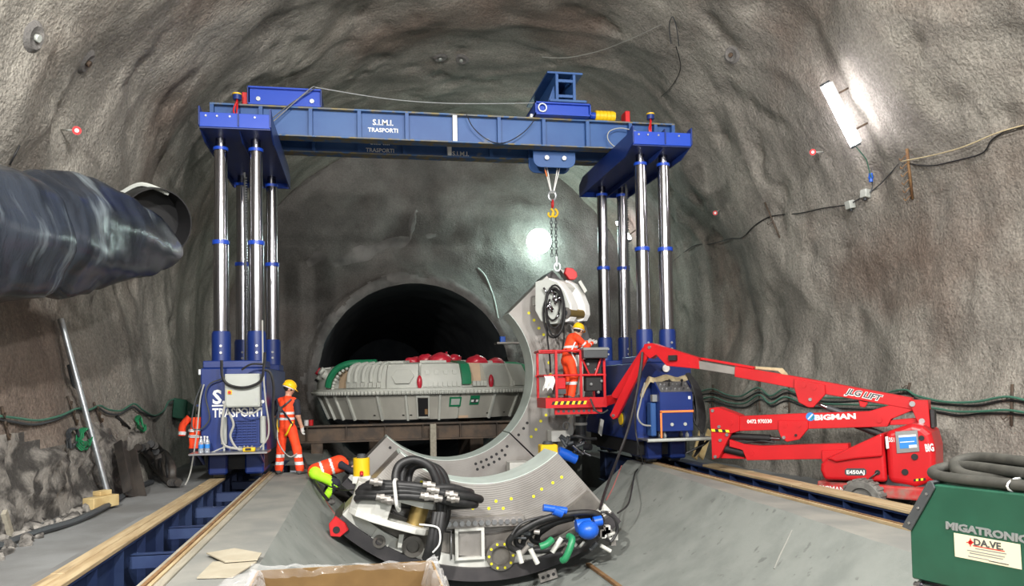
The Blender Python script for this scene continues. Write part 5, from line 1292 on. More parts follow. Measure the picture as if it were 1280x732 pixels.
b=MB(); b.b2((-2.15,15.22,.576),(-1.93,15.36,.65)); b.build('body',M['yellow'],g,bev=.02,seg=2)
b=MB(); b.b2((-2.10,15.2,.60),(-2.0,15.22,.64)); b.build('grip',M['black'],g); 
b=MB(); b.tube(spline([(-1.93,15.3,.62),(-1.86,15.28,.64),(-1.84,15.25,.60)],4),.012,6); b.build('hook',M['steel'],g)
b=MB()
for k in range(26): b.sphere((random.uniform(-2.45,-2.0),random.uniform(15.5,15.62),.60+random.uniform(0,.05)),.022,6,4)
tag(b.build('chain_heap',M['galv']),'small heap of grey chain on the shelf below the grille','chain',kind='stuff')
for i,(pts,m,r,lb) in enumerate((
 ([(277,450),(278,470),(285,480),(300,484),(315,482),(327,474),(330,455),(331,440)],'black_rubber',.028,'black hose swagged across the top of the grey cabinet'),
 ([(281,505),(278,525),(277,545),(282,557),(300,561),(312,562)],'cable_grey',.022,'grey cable dropping left of the grille to the shelf'),
 ([(286,515),(292,530),(288,545),(296,560),(306,562)],'cable_grey',.022,'grey cable hanging in front of the grille'),
 ([(328,400),(329,460),(332,500),(336,530),(334,548),(322,562)],'cable_grey',.016,'thin grey cable running down the right side of the cabinet'),
 ([(326,510),(315,517),(304,516),(298,511)],'cable_grey',.016,'short grey cable looped under the cabinet'),
 ([(284,470),(275,474),(262,480),(257,495),(262,520),(258,530),(250,536),(240,533),(243,505),(252,480)],'dark_grey',.014,'dark cable hanging in loops on the left edge of the tower'),
 ([(330,462),(338,466),(342,485),(341,520),(345,548)],'black_rubber',.026,'black hose hanging on the right corner of the left tower'),
 ([(302,462),(314,455),(330,455)],'black_rubber',.02,'short black hose above the cabinet'),
 ([(255,480),(250,500),(246,540),(238,590),(228,612)],'cable_grey',.014,'thin grey cable running from the tower edge down to the floor'),
 ([(282,558),(272,562),(263,566),(252,568)],'cable_grey',.014,'grey cable lying along the shelf edge'))):
    y0=15.36 if i not in(5,8) else 15.6
    cable('tower_cable',lb,[at(x,y,y=y0) for x,y in pts],r,m,'cables on the left tower')
# black lead running from the standing worker to the crouching one
cable('ground_lead','black lead running from the tower past both workers into the cradle',[at(345,545,y=16.9),at(368,548,y=17.1),at(378,570,y=16.9),at(395,606,y=15.2)+Vector((0,0,.02)),at(410,625,y=14.6)],.03,'black_rubber')
cable('thin_lead','thin dark lead lying across the slope behind the crouching worker',[at(384,590,y=16.5),at(402,603,y=15.4),at(425,612,y=14.9),at(442,612,y=14.4)],.014,'black_rubber')
# hi-vis jacket hanging behind the tower corner
j=thing('hi_vis_jacket','orange hi-vis jacket with pale stripes hanging left of the tower','jacket',(-3.2,15.9,.6))
def jacket_mesh(b,z0,z1,w0,w1,grow=0):
    c=at(246,540,y=15.95); N=14; K=10; vs=[]
    for k in range(K+1):
        z=z0+(z1-z0)*k/K; w=(w0+(w1-w0)*k/K)
        for i in range(N):
            a=2*PI*i/N; vs.append((c.x+(w+grow)*math.cos(a)*(1+.08*math.sin(3*a+k)),15.95+(.09+grow)*math.sin(a)*(1+.1*math.sin(2*a+k*.7)),z))
    b.add(vs,[(k*N+i,k*N+(i+1)%N,(k+1)*N+(i+1)%N,(k+1)*N+i) for k in range(K) for i in range(N)]+[tuple(range(N)),tuple(range(K*N,K*N+N))],True)
b=MB(); jacket_mesh(b,.62,1.20,.15,.10); b.build('body',M['orange'],j)
for z in(.82,.93):
    b=MB(); jacket_mesh(b,z,z+.05,.143,.138,.008); b.build('stripe',M['stripe'],j)
c=at(246,540,y=15.95); b=MB(); b.tube(spline([(c.x-.12,15.93,1.2),(c.x-.24,15.9,1.05),(c.x-.25,15.88,.86)],5),.065,8); b.build('sleeve',M['orange'],j)
b=MB(); b.cyl((c.x-.245,15.89,.94),(c.x-.25,15.885,.88),.072,n=10); b.build('stripe',M['stripe'],j)
b=MB(); b.cyl((c.x,15.95,.30),(c.x,15.95,.62),.12,.14,n=12); b.build('dark_trousers',M['navy_cloth'],j)
b=MB(); b.cyl((c.x,15.95,1.26),(c.x+.05,15.95,1.42),.02,n=8); b.build('hanging_loop',M['black'],j)
b=MB(); b.b2((c.x,15.92,1.40),(-2.9,15.98,1.44)); b.build('hook_bar',M['blue'],j)
# ================================================================== fittings of the right tower
b=MB(); b.b2((5.56,15.1,.54),(7.05,15.72,.575)); sh=b.build('service_shelf',M['steel'],tr,bev=.005)
b=MB(); b.cyl((5.56,15.09,.555),(7.05,15.09,.555),.035,n=12); b.build('shelf_edge_tube',M['cabinet_grey'],sh)
pk=thing('power_pack','blue hydraulic power pack with lever panel and orange strap on the right tower','power pack',(6.2,15.4,.576))
x0,x1=5.86,6.56
b=MB(); b.ext([(x0,15.15,.72),(x0,15.62,.72),(x0,15.62,1.72),(x0,15.45,1.72),(x0,15.15,1.50)],(x1-x0,0,0)); b.build('body',M['blue'],pk,bev=.012)
pn=Vector((0,-.22,.30)).normalized(); pu=Vector((0,.30,.22)).normalized()
b=MB(); pts=[Vector((x0+.02,15.16,1.505)),Vector((x1-.02,15.16,1.505)),Vector((x1-.02,15.44,1.71)),Vector((x0+.02,15.44,1.71))]; b.ext(pts,pn*.012); lv=b.build('lever_panel',M['steel'],pk)
for k in range(7):
    for jx in range(2):
        c=Vector((x0+.08+k*.09,15.22+.12*jx,1.55+.09*jx)); b=MB(); b.cyl(c,c+pn*.05,.016,n=8); b.build('lever',M['dark_grey'] if k in(2,5) else M['grey'],lv)
for k in(2,5):
    c=Vector((x0+.08+k*.09,15.3,1.62)); b=MB(); b.cyl(c,c+Vector((0,-.02,.12)),.014,n=8); b.sphere(c+Vector((0,-.02,.12)),.03,8,6); b.build('joystick',M['black'],lv)
b=MB(); b.b2((x0-.006,15.135,1.10),(x1+.006,15.15,1.14)); b.build('strap',M['orange_strap'],pk)
b=MB(); b.b2((x0-.006,15.135,.60),(x0+.03,15.15,1.12)); b.build('strap',M['orange_strap'],pk)
for x in(6.1,6.38):
    b=MB(); b.cyl((x,15.15,.86),(x,15.13,.86),.035,n=12); b.build('plug_cap',M['cabinet_grey'],pk)
b=MB(); b.b2((x1-.1,15.14,1.36),(x1-.05,15.15,1.42)); b.build('sticker',M['white'],pk)
for x in(5.98,6.46):
    for y in(15.25,15.55):
        b=MB(); b.cyl((x-.02,y,.626),(x+.02,y,.626),.05,n=12); b.cyl((x,y,.64),(x,y,.72),.02,n=8); b.build('castor',M['grey'],pk)
for x,s in((x0-.05,-1),(x1+.03,1)):
    b=MB(); b.b2((x-.05,15.3,1.32),(x+.05,15.42,1.46)); b.build('side_handle',M['grey'],pk)
b=MB(); b.b2((x0-.12,15.35,.62),(x0,15.6,1.3)); b.build('side_tank',M['girder_blue'],pk,bev=.02)
# sack cloth over its back edge
b=MB(); W=[];n_=26
for i in range(n_):
    u=i/(n_-1); x=5.62+u*1.02
    for k in range(7):
        a=PI*k/6*1.1-.2; W.append((x,15.56-.09*math.cos(a)+.02*math.sin(u*25),1.74+.10*math.sin(a)+.03*math.sin(u*13+1)-(.0 if u>.16 else (.16-u)*2.2)))
b.add(W,[(i*7+k,i*7+k+1,(i+1)*7+k+1,(i+1)*7+k) for i in range(n_-1) for k in range(6)],True); o=b.build('sack_cloth',M['jute']); o.modifiers.new('thick','SOLIDIFY').thickness=.025
tag(o,'rolled jute cloth draped along the back edge of the blue power pack','cloth')
p=at(832,460,y=15.68); b=MB(); b.cyl((p.x,15.70,p.z),(p.x,15.65,p.z),.075,n=20); gg=b.build('pressure_gauge',M['white'],tr)
b=MB(); b.lathe([(.075,0),(.085,0),(.085,.03),(.075,.03)],(p.x,15.68,p.z),(0,-1,0),n=20); b.build('gauge_rim',M['steel'],gg)
# yellow cap on the tower's left flank
p=at(787,523,y=16.6); b=MB(); b.cyl((5.56,16.6,p.z),(5.50,16.6,p.z),.13,n=18); b.build('yellow_cap',M['yellow'],tr)
b=MB(); b.cyl((5.565,16.6,p.z),(5.53,16.6,p.z),.18,n=18); b.build('cap_seat',M['dark_grey'],tr)
# black hose bundle hanging right of the power pack
t=thing('hanging_hoses','bundle of thin black hoses hanging between power pack and boom lift','hoses',(6.8,15.4,.6))
for k in range(9):
    o_=k*1.3; b=MB(); b.tube(spline([at(858+o_*.3,466,y=15.45),at(866+o_*.8,485,y=15.4),at(871+o_,510+o_,y=15.38+.02*k),at(870+o_*.7,530+o_,y=15.4),at(866+o_*.5,518,y=15.45),at(861+o_*.4,490,y=15.5)],5),.02,6); b.build('hose',M['black_rubber'],t)
for k in range(3):
    b=MB(); b.tube(spline([at(874+k,525,y=15.45),at(876+k*2,545,y=15.45),at(872+k*2,560,y=15.5),at(868,570,y=15.6)],5),.02,6); b.build('hose',M['black_rubber'],t)
for i,(x0_,x1_,y0_) in enumerate(((868,874,585),(876,884,590))):
    a=at(x0_,572,y=17.6); c=at(x1_+3,538,y=18.6); b=MB(); b.bar(a,c,.14,.04,up=(0,-1,.2)); tag(b.build('leaning_board',M['wood_block']),['pale board leaning behind the right tower, nearer its corner','pale board leaning behind the right tower, nearer the lift'][i],'board',group='leaning boards')
# cables in front of the right tower and on the cradle
cable('drop_cable','thick black cable hanging from the jib down to the right cradle slope',[at(803,440,y=15.0),at(800,470,y=14.9),at(787,530,y=14.6),at(771,575,y=14.3),at(757,612,y=13.4),at(750,636,y=12.6)],.026,'black_rubber')
cable('drop_cable','thin black cable dropping beside the jib and over the walkway edge',[at(802,447,y=15.1),at(797,480,y=15.0),at(794,530,y=15.0),at(799,560,y=15.0),at(803,579,z=.02),at(794,590,z=-.12),at(790,610,y=13.6),at(785,630,y=13.0),at(772,641,y=12.7)],.016,'black_rubber')
cable('grey_cable','grey cable curving from the power pack to the tower front',[at(806,478,y=15.3),at(800,505,y=15.3),at(797,520,y=15.3),at(803,530,y=15.3),at(815,532,y=15.4)],.018,'cable_grey')
cable('shelf_hose','dark hose slanting from the right shelf end to the ground',[at(888,547,y=15.3),at(880,555,y=15.3),at(870,560,y=15.4),at(858,566,y=15.5)],.025,'black_rubber')
# chalk line on the cradle slope
def on_cradle(px,py):
    d=ray(px,py); lo,hi=5,17
    for _ in range(40):
        t=(lo+hi)/2; y=t; p=Vector((0,0,CAMZ))+d*(t/d.y); xr=edge_r(y)
        if p.x<AX: z=AZ-math.sqrt(max(0,3.563**2-(p.x-AX)**2)) if abs(p.x-AX)<2.95 else 0
        else:
            if p.x>=xr: z=0
            else:
                zb=AZ-3.563; a=math.asin(min(1,(p.x-AX)/(xr-AX)*math.sin(R(47)))); z=zb+(0-zb)*(1-math.cos(a))/(1-math.cos(R(47)))
        if p.z>z: lo=t
        else: hi=t
    return p
def mark(name,lb,pts,r,m,cat):
    b=MB(); b.tube([on_cradle(*q)+Vector((0,0,.004)) for q in pts],r,5); return tag(b.build(name,M[m]),lb,cat)
mark('chalk_line','red chalk line drawn down the right cradle slope beside the cables',[(777,582),(772,595),(766,610),(758,625)],.014,'pink_line','mark')
mark('chalk_line','faint red chalk line along the left cradle slope',[(391,596),(399,612),(410,630),(420,645)],.010,'pink_line','mark')
mark('scratch_mark','long pale scratch on the right cradle slope',[(990,663),(983,678),(975,694),(968,711)],.012,'walk_concrete','mark')
p=on_cradle(735,706); q=on_cradle(772,733); b=MB(); b.bar(p+Vector((0,0,.02)),q+(q-p)*.3+Vector((0,0,.02)),.07,.04); tag(b.build('steel_strip',M['rust']),'rusty steel strip lying on the cradle by the front segment','strip')
# ================================================================== left wall
def wall_run(px_list,off,n=5): return spline([hit(x,y,off) for x,y in px_list],n)
def wall_cable(name,lb,pts,r,m,off=.05,group=None):
    b=MB(); b.tube(wall_run(pts,off),r,6); return tag(b.build(name,M[m]),lb,'cable',group)
LP=[(-8,521),(12,523),(40,526),(68,521),(90,512),(104,514),(118,508),(130,513),(146,514),(162,505),(174,514),(188,520),(200,513),(206,503),(213,498)]
wall_cable('wall_cable','green cable swagged along the left wall to the green box',LP,.017,'cable_green',.08,'left wall cables')
wall_cable('wall_cable','grey cable swagged just below the green one on the left wall',[(x,y+3+2*math.sin(i)) for i,(x,y) in enumerate(LP)],.018,'dark_grey',.05,'left wall cables')
def pinrod(px0,py0,px1,py1,lb,r=.018,m='rust_dark',hooks=3):
    a=hit(px0,py0,.03); c=hit(px1,py1,.03); t=thing('cable_hanger',lb,'hanger',tuple(c),group='wall cable hangers'); b=MB(); b.tube([a,c],r,6); b.build('rod',M[m],t)
    l,nn=hitn((px0+px1)/2,(py0+py1)/2)
    for k in range(hooks):
        q=a.lerp(c,(k+.7)/(hooks+.2)); side=Vector((0,0,1)).cross(nn).normalized()
        b=MB(); b.tube(spline([q,q+nn*.05-side*.03,q+nn*.07-side*.10+Vector((0,0,-.05)),q+nn*.07-side*.14+Vector((0,0,.0))],4),.009,5); b.build('hook',M[m],t)
pinrod(-1,508,8,550,'rusty cable hanger at the far left edge of the wall')
pinrod(82,495,94,532,'rusty cable hanger behind the leaning aluminium pole')
pinrod(115,503,125,528,'rusty cable hanger between the two leaning bars')
pinrod(144,521,160,535,'short dark bar fixed under the swagged cables',.028,'black',0)
pinrod(22,180,9,205,'thin dark pin high on the left wall above the duct',.012,'black',0)
l,nn=hitn(218,512); bx=thing('wall_box','dark green square box fixed to the left wall','box',tuple(l))
b=MB(); u=nn.cross(Vector((0,0,1))).normalized(); rot=Matrix((u,nn,Vector((0,0,1)))).transposed() @ Matrix.Rotation(R(-14),3,'Y'); b.box(l+nn*.22,(.66,.30,.46),rot); b.build('case',M['welder_green'],bx,bev=.015)
b=MB(); b.box(l+nn*.38,(.60,.02,.40),rot); dd=b.build('lid',M['welder_green'],bx,bev=.008)
b=MB(); b.box(l+nn*.395+u*.2,(.04,.03,.08),rot); b.build('latch',M['grey'],dd)
b=MB(); b.box(l+nn*.03,(.2,.12,.2),rot); b.build('mount',M['rust_dark'],bx)
def wall_coil(px,py,rx_,ry_,k,lb,m,r,tilt=0):
    t=thing('cable_coil',lb,'coil',tuple(hit(px,py,.05)),group='coils on the left wall')
    for i in range(k):
        pts=[]
        for j_ in range(16):
            a=2*PI*j_/16; x=rx_*(1-.06*i)*math.cos(a); y=ry_*(1-.05*i)*math.sin(a); ct,st=math.cos(tilt),math.sin(tilt)
            pts.append(hit(px+x*ct-y*st+random.uniform(-.6,.6),py+x*st+y*ct,.05+.02*i))
        b=MB(); b.tube(pts,r,6,True); b.build('loop',M[m],t)
wall_coil(100,550,9,14,5,'coiled green hose hanging behind the aluminium pole','hose_green',.012)
wall_coil(86,548,7,13,3,'coiled grey and red cable beside the green hose coil','dark_grey',.014)
wall_coil(172,531,3,9,3,'small green cable coil on the wall above the hose heap','hose_green',.013,-.5)
# leaning things
def lean(name,lb,cat,pb,pt,off,m,r=None,w=None,h=None,rot_up=(0,-1,0)):
    a=at(*pb,z=.0); c=hit(*pt,off); b=MB()
    if r: b.cyl(a,c,r,n=14)
    else: b.bar(a,c,w,h,up=rot_up)
    return a,c,b
a,c,b=lean('',0,0,(137,626),(65,400),.12,0,r=.045); b.cyl(a,a+(c-a)*.02,.05,n=14); tag(b.build('aluminium_pole',M['galv']),'long shiny aluminium pole leaning on the left wall','pole')
a,c,b=lean('',0,0,(126,612),(77,457),.10,0,r=.03); tag(b.build('steel_rod',M['dark_grey']),'shorter dark rod leaning beside the aluminium pole','rod')
t=thing('steel_channel','dark rusty steel channel leaning on the wall beside the hose heap','channel',tuple(at(165,622,z=0)))
a=at(165,621,z=.0); c=hit(145,556,.12); d=(c-a).normalized()
up=Vector((1,-.4,.3)); up=(up-d*up.dot(d)).normalized(); sd_=d.cross(up).normalized()
for nm,o_,w_,h_ in(('web',up*0,.36,.03),('flange',sd_*.17+up*.06,.03,.15),('flange',-sd_*.17+up*.06,.03,.15)):
    b=MB(); b.bar(a+o_,c+o_,w_,h_,up=up); b.build(nm,M['channel'],t)
# heap of thick hoses at the wall foot
t=thing('hose_heap','heap of thick dark hoses slumped against the foot of the left wall','hose heap',tuple(at(205,600,z=0)))
for k in range(7):
    o_=k*3.0; pts=[hit(166+o_,553+abs(k-3)*2.0,.10+.03*k),hit(176+o_,562+k,.20),at(190+o_*.9,578+k*.8,z=.33)+Vector((.02*k,0,0)),at(203+o_*.7,593+k*.9,z=.12),at(214+o_*.5,603,z=.07)]
    b=MB(); b.tube(spline(pts,6),.07,9); b.build('hose',M['black_rubber'] if k%2 else M['channel'],t)
# timber blocks, old plank, floor hose
for lo,hi,rz_,lb in(((-3.62,12.45,-.0),(-3.40,13.2,.18),0,'squared timber block on the floor at the foot of the aluminium pole'),((-3.60,12.75,.18),(-3.45,13.1,.27),0,'short timber offcut lying on top of the squared block')):
    pass
p=at(118,638,z=.0); b=MB(); rot=Matrix.Rotation(R(-24),3,'Z'); b.box((p.x,p.y+.3,.085),(.20,.52,.17),rot); tag(b.build('timber_block',M['wood_block'],bev=.01),'squared timber block on the floor at the foot of the aluminium pole','block',group='timber blocks')
b=MB(); b.box((p.x-.02,p.y+.42,.205),(.14,.24,.07),rot); tag(b.build('timber_block',M['wood_block'],bev=.008),'short timber offcut lying on top of the squared block','block',group='timber blocks')
b=MB(); a=at(13,667,z=.02); c=hit(-4,640,.08); b.bar(a,c,.10,.05,up=(1,0,.3)); tag(b.build('old_plank',M['wood_grey']),'short weathered plank leaning on the rock at the lower left','plank')
cable('floor_hose','dark flat hose lying along the floor at the left wall foot',[at(-20,690,z=.03),at(18,675,z=.03),at(55,662,z=.03),at(90,652,z=.03),at(122,638,z=.03),at(140,628,z=.03),at(170,610,z=.03),at(190,602,z=.03)],.045,'dark_grey',cat='hose')
# rubble along the rock foot
b=MB()
for k in range(120):
    px=random.uniform(-5,125); py=700-px*.52+random.uniform(-26,-4)
    q=at(px,py,z=.0); s=random.uniform(.02,.11)*(1 if k%3 else .5); n0=len(b.v)
    b.sphere(q,s,7,5,(1,1.2,.7))
    for i in range(n0,len(b.v)): b.v[i]+=Vector((nz(b.v[i],5,2),nz(b.v[i]+Vector((3,1,2)),5,2),nz(b.v[i]+Vector((7,1,2)),5,2)))*s*.7
b.sm=[False]*len(b.sm); tag(b.build('rubble',M['rock']),'loose broken stones along the foot of the left wall','rubble',kind='stuff')
# ================================================================== ventilation duct
du=thing('ventilation_duct','large dark plastic ventilation duct hanging along the left wall','duct',(-3.6,10,2.9))
def duct_section(name,rows_,m):
    N=48; vs=[]; n_=len(rows_)
    cs=spline([r_[0] for r_ in rows_],14)
    hs=[]; ws=[]
    for i in range(len(cs)):
        t_=i/14; k=min(int(t_),n_-2); f=t_-k; f=f*f*(3-2*f) if False else f
        hs.append(rows_[k][1]*(1-f)+rows_[k+1][1]*f); ws.append(rows_[k][2]*(1-f)+rows_[k+1][2]*f)
    for i,c in enumerate(cs):
        d=(cs[min(i+1,len(cs)-1)]-cs[max(i-1,0)]).normalized(); side=d.cross(Vector((0,0,1))).normalized(); up=side.cross(d)
        for j_ in range(N):
            a=2*PI*j_/N; e=1+.035*math.sin(7*a+c.y*2.2)*min(1,i/10)+.05*nz((math.cos(a)*1.2,c.y*1.1,math.sin(a)*1.2),1.3,3)
            e-=.05*max(0,math.sin(c.y*3.1+1.4*math.sin(a)))**6
            sag=-.10*max(0,-math.sin(a))*abs(math.cos(a))
            vs.append(c+side*math.cos(a)*ws[i]*e+up*(math.sin(a)*hs[i]*e+sag*hs[i]))
    b=MB(); b.add(vs,[(i*N+j_,i*N+(j_+1)%N,(i+1)*N+(j_+1)%N,(i+1)*N+j_) for i in range(len(cs)-1) for j_ in range(N)],True)
    b.f.append([(len(cs)-1)*N+j_ for j_ in range(N)]); b.m.append(0); b.sm.append(False)
    return b.build(name,m,du)
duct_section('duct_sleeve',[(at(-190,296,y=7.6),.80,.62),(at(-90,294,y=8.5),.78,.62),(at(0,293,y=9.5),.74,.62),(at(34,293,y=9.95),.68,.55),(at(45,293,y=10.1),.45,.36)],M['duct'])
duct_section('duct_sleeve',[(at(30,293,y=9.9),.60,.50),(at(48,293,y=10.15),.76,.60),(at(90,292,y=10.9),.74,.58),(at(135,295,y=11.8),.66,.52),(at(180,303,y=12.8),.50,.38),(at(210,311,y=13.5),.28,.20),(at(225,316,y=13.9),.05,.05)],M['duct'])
hc_=at(190,277,y=13.7); b=MB(); ax=Vector((.55,-.75,-.25)).normalized(); b.lathe([(.56,-.28),(.56,.22),(.54,.22),(.54,-.28)],hc_,ax,n=36); b.build('end_hoop',M['black'],du)
b=MB(); b.lathe([(0,-.26),(.55,-.26)],hc_,ax,n=36); b.build('hoop_lining',M['black'],du)
b=MB(); b.tube(spline([hc_+Vector((-.42,-.15,.42)),hc_+Vector((-.1,-.2,.56)),hc_+Vector((.28,-.1,.44))],6),.035,6); b.build('white_tape',M['cabinet_grey'],du)
for px,py in((64,232),(107,237),(2,217)):
    p=at(px,py,y=10.2+px*.012); b=MB(); b.sphere(p,.07,8,6,(1.6,1,.5)); b.tube([p,p+Vector((-.10,.1,.16))],.02,5); b.build('hanger_tie',M['white'],du)
# ================================================================== right wall
RP1=[(872,492),(893,487),(912,494),(930,496),(951,486),(967,496),(985,486),(1005,494),(1040,498),(1090,496),(1134,488),(1150,496),(1185,503),(1225,502),(1262,496),(1290,501)]
RP2=[(872,502),(893,497),(914,504),(935,505),(953,495),(967,505),(986,496),(1010,505),(1050,506),(1110,509),(1165,511),(1200,514.5),(1232,514),(1262,512),(1290,516)]
for P_,nm in((RP1,'upper'),(RP2,'lower')):
    wall_cable('wall_cable','%s green cable swagged along the right wall behind the boom lift'%nm,P_,.022,'cable_green',.10,'right wall cables')
    wall_cable('wall_cable','%s black cable sagging beneath its green neighbour on the right wall'%nm,[(x,y+2.5+2.2*abs(math.sin(i*1.3))) for i,(x,y) in enumerate(P_)],.022,'black_rubber',.05,'right wall cables')
for a in((892,481,892,510,'rusty cable hanger on the right wall beside the boom bracket'),(951,475,951,514,'rusty cable hanger above the middle boom arm'),(988,481,988,516,'rusty cable hanger above the BIGMAN lettering'),(1139,478,1136,492,'short cable hanger above the turret of the lift'),(1267,480,1266,532,'rusty cable hanger near the right edge above the welder')):
    pinrod(*a[:4],a[4],.025,'rust_dark',2)
def wire(lb,pts,r,m,off=.05): return wall_cable('wall_wire',lb,pts,r,m,off,'loose wall wires')
wire('dark wire running along the right wall up to the junction boxes',[(838,330),(868,307),(890,304),(915,297),(930,296),(945,282),(962,271),(980,268),(1003,266),(1030,260),(1050,257),(1064,255)],.014,'black_rubber')
wire('dark wire linking the two junction boxes to the hooked bracket',[(1066,254),(1078,247),(1086,243),(1096,236),(1110,222),(1126,204)],.012,'dark_grey')
wire('pale rope slanting up from the hooked bracket to the right edge',[(1132,198),(1170,191),(1210,180),(1250,166),(1284,154)],.012,'jute',.12)
wire('dark wire rising from the hooked bracket to the right edge',[(1138,204),(1165,206),(1195,200),(1230,190),(1242,174),(1260,164),(1284,156)],.014,'black_rubber')
wire('thin wire hanging down from a roof loop right of the gantry',[(846,56),(852,80),(848,95),(838,110),(828,120)],.010,'black_rubber')
wire('thin wire loop high on the roof above the right girder end',[(842,50),(838,28),(845,18),(850,30),(851,52)],.012,'dark_grey',.12)
wire('thin pale wire sagging across the dark roof',[(680,66),(710,66),(750,58),(790,45),(832,26)],.008,'cable_grey',.15)
pinrod(1135,185,1142,248,'rusty bracket with a row of hooks below the tube lamp',.028,'rust',6)
pinrod(957,252,976,297,'dark anchor rod fixed to the right wall above the cables',.02,'rust_dark',1)
for px,py,lb in((1085,243,'grey junction box below the tube lamp'),(1066,255,'small grey plug box on the wall wire left of the junction box')):
    l,nn=hitn(px,py); t=thing('junction_box',lb,'junction box',tuple(l),group='junction boxes'); u,v,_=basis(nn)
    b=MB(); b.box(l+nn*.07,(.17,.17,.14),Matrix((u,v,nn)).transposed()); b.build('case',M['cabinet_grey'],t,bev=.01)
    b=MB(); b.cyl(l+nn*.07-v*.08,l+nn*.07-v*.14,.03,n=8); b.build('gland',M['dark_grey'],t)
def target(px,py,bx,by,lb):
    l,nn=hitn(bx,by); d=ray(px,py).normalized(); q=l+nn*.35; s=at(px,py,y=q.y)
    t=thing('survey_target',lb,'marker',tuple(l),group='red survey targets'); b=MB(); b.tube([l,s],.012,6); b.build('arm',M['cabinet_grey'],t)
    b=MB(); b.cyl(s-d*.02,s+d*.02,.065,n=14); b.build('disc',M['red'],t)
    b=MB(); b.cyl(s-d*.03,s-d*.02,.03,n=12); b.build('reflector',M['white'],t)
target(1016,190,1030,190,'red survey target on the right wall left of the tube lamp'); target(96,163,76,162,'red survey target on the left wall above the duct')
target(894,266,900,262,'small red tag on the shadowed wall behind the right tower')
# rock bolts and holes in the lining
for px,py,lb in((915,68,'pitted bolt head with pale rim in the roof right of the gantry'),(107,77,'pitted bolt head in the upper left wall'),(550,72,'pale bolt plate in the roof above the girders, left of its twin'),(577,74,'pale bolt plate in the roof above the girders, right of its twin'),(42,46,'pale bolt head near the upper left corner')):
    l,nn=hitn(px,py); t=thing('rock_bolt',lb,'rock bolt',tuple(l),group='rock bolts'); u,v,_=basis(nn)
    b=MB(); b.lathe([(.0,.02),(.09,.03),(.15,.05),(.22,.0)],l,nn,n=12); b.build('plate',M['concrete_collar'],t)
    b=MB(); b.cyl(l+nn*.03,l+nn*.08,.05,n=8); b.build('nut',M['rust_dark'] if px>100 and px<1000 and py<70 or px==107 else M['cabinet_grey'],t)
# ================================================================== lamps
def emit(name,col,s):
    m=bpy.data.materials.new(name); m.use_nodes=True; b=m.node_tree.nodes['Principled BSDF']; b.inputs['Base Color'].default_value=(.8,.8,.8,1); b.inputs['Emission Color'].default_value=(*col,1); b.inputs['Emission Strength'].default_value=s; return m
M['tube_glow']=emit('fluorescent tube glow',(1.0,.93,.97),40); M['flood_glow']=emit('greenish flood lamp glow',(.74,1.0,.92),42)
def tube_lamp(p0,p1,lb,r=.09):
    l0,n0=hitn(*p0); l1,n1_=hitn(*p1); a=l0+n0*.40; c=l1+n1_*.40; nn=(n0+n1_).normalized(); d=(c-a).normalized()
    t=thing('tube_lamp',lb,'lamp',tuple(c),group='fluorescent wall lamps')
    b=MB(); b.tube([a,a+d*.05]+[a+d*((c-a).length*k/6) for k in range(1,6)]+[c-d*.05,c],r,14); b.build('diffuser',M['tube_glow'],t)
    b=MB(); b.bar(a-nn*(r+.02),c-nn*(r+.02),.10,.04,up=nn); b.build('housing',M['cabinet_grey'],t)
    for q in(a,c):
        s=-1 if q==a else 1; b=MB(); b.cyl(q,q+d*.05*s,r*1.02,n=14); b.build('end_cap',M['dark_grey'],t)
    for f in(.2,.8):
        q=a.lerp(c,f); b=MB(); b.cyl(q-nn*(r+.05),q-nn*.52,.02,n=8); b.build('bracket',M['rust_dark'],t)
    return c
c=tube_lamp((1053,94),(1091,170),'glowing fluorescent tube lamp on the near right wall',.095)
tube_lamp((781,268),(798,294),'glowing tube lamp on the far wall between the right tower columns',.085)
b=MB(); b.tube([c+Vector((0,0,-.03)),hit(1093,190,.25),hit(1094,214,.2)],.012,6); lc_=b.build('lamp_cable',M['cable_green']); tag(lc_,'green cable hanging below the near tube lamp','cable')
p=hit(1094,218,.15); b=MB(); b.cyl(p+Vector((0,0,.09)),p-Vector((0,0,.09)),.04,n=10); b.cyl(p+Vector((0,0,.02)),p-Vector((0,0,.02)),.05,n=10); tag(b.build('cable_plug',M['bright_valve']),'blue and grey cable plug under the near tube lamp','plug')
wire('short dark wire dropping from the cable plug to the junction box',[(1094,224),(1094,236),(1091,243)],.012,'dark_grey',.10)
l,nn=hitn(668,306); t=thing('flood_lamp','round glaring flood lamp on the back wall above the tunnel mouth','lamp',tuple(l))
q=l+nn*.95; d=(Vector((1.5,6,1.5))-q).normalized()
b=MB(); b.sphere(q,.46,28,18); b.build('globe',M['flood_glow'],t)
b=MB(); b.cyl(q-d*.42,q-d*.62,.16,.12,n=20); b.build('lamp_holder',M['grey'],t)
b=MB(); b.tube([q-d*.55,l],.03,8); b.build('arm',M['rust_dark'],t)
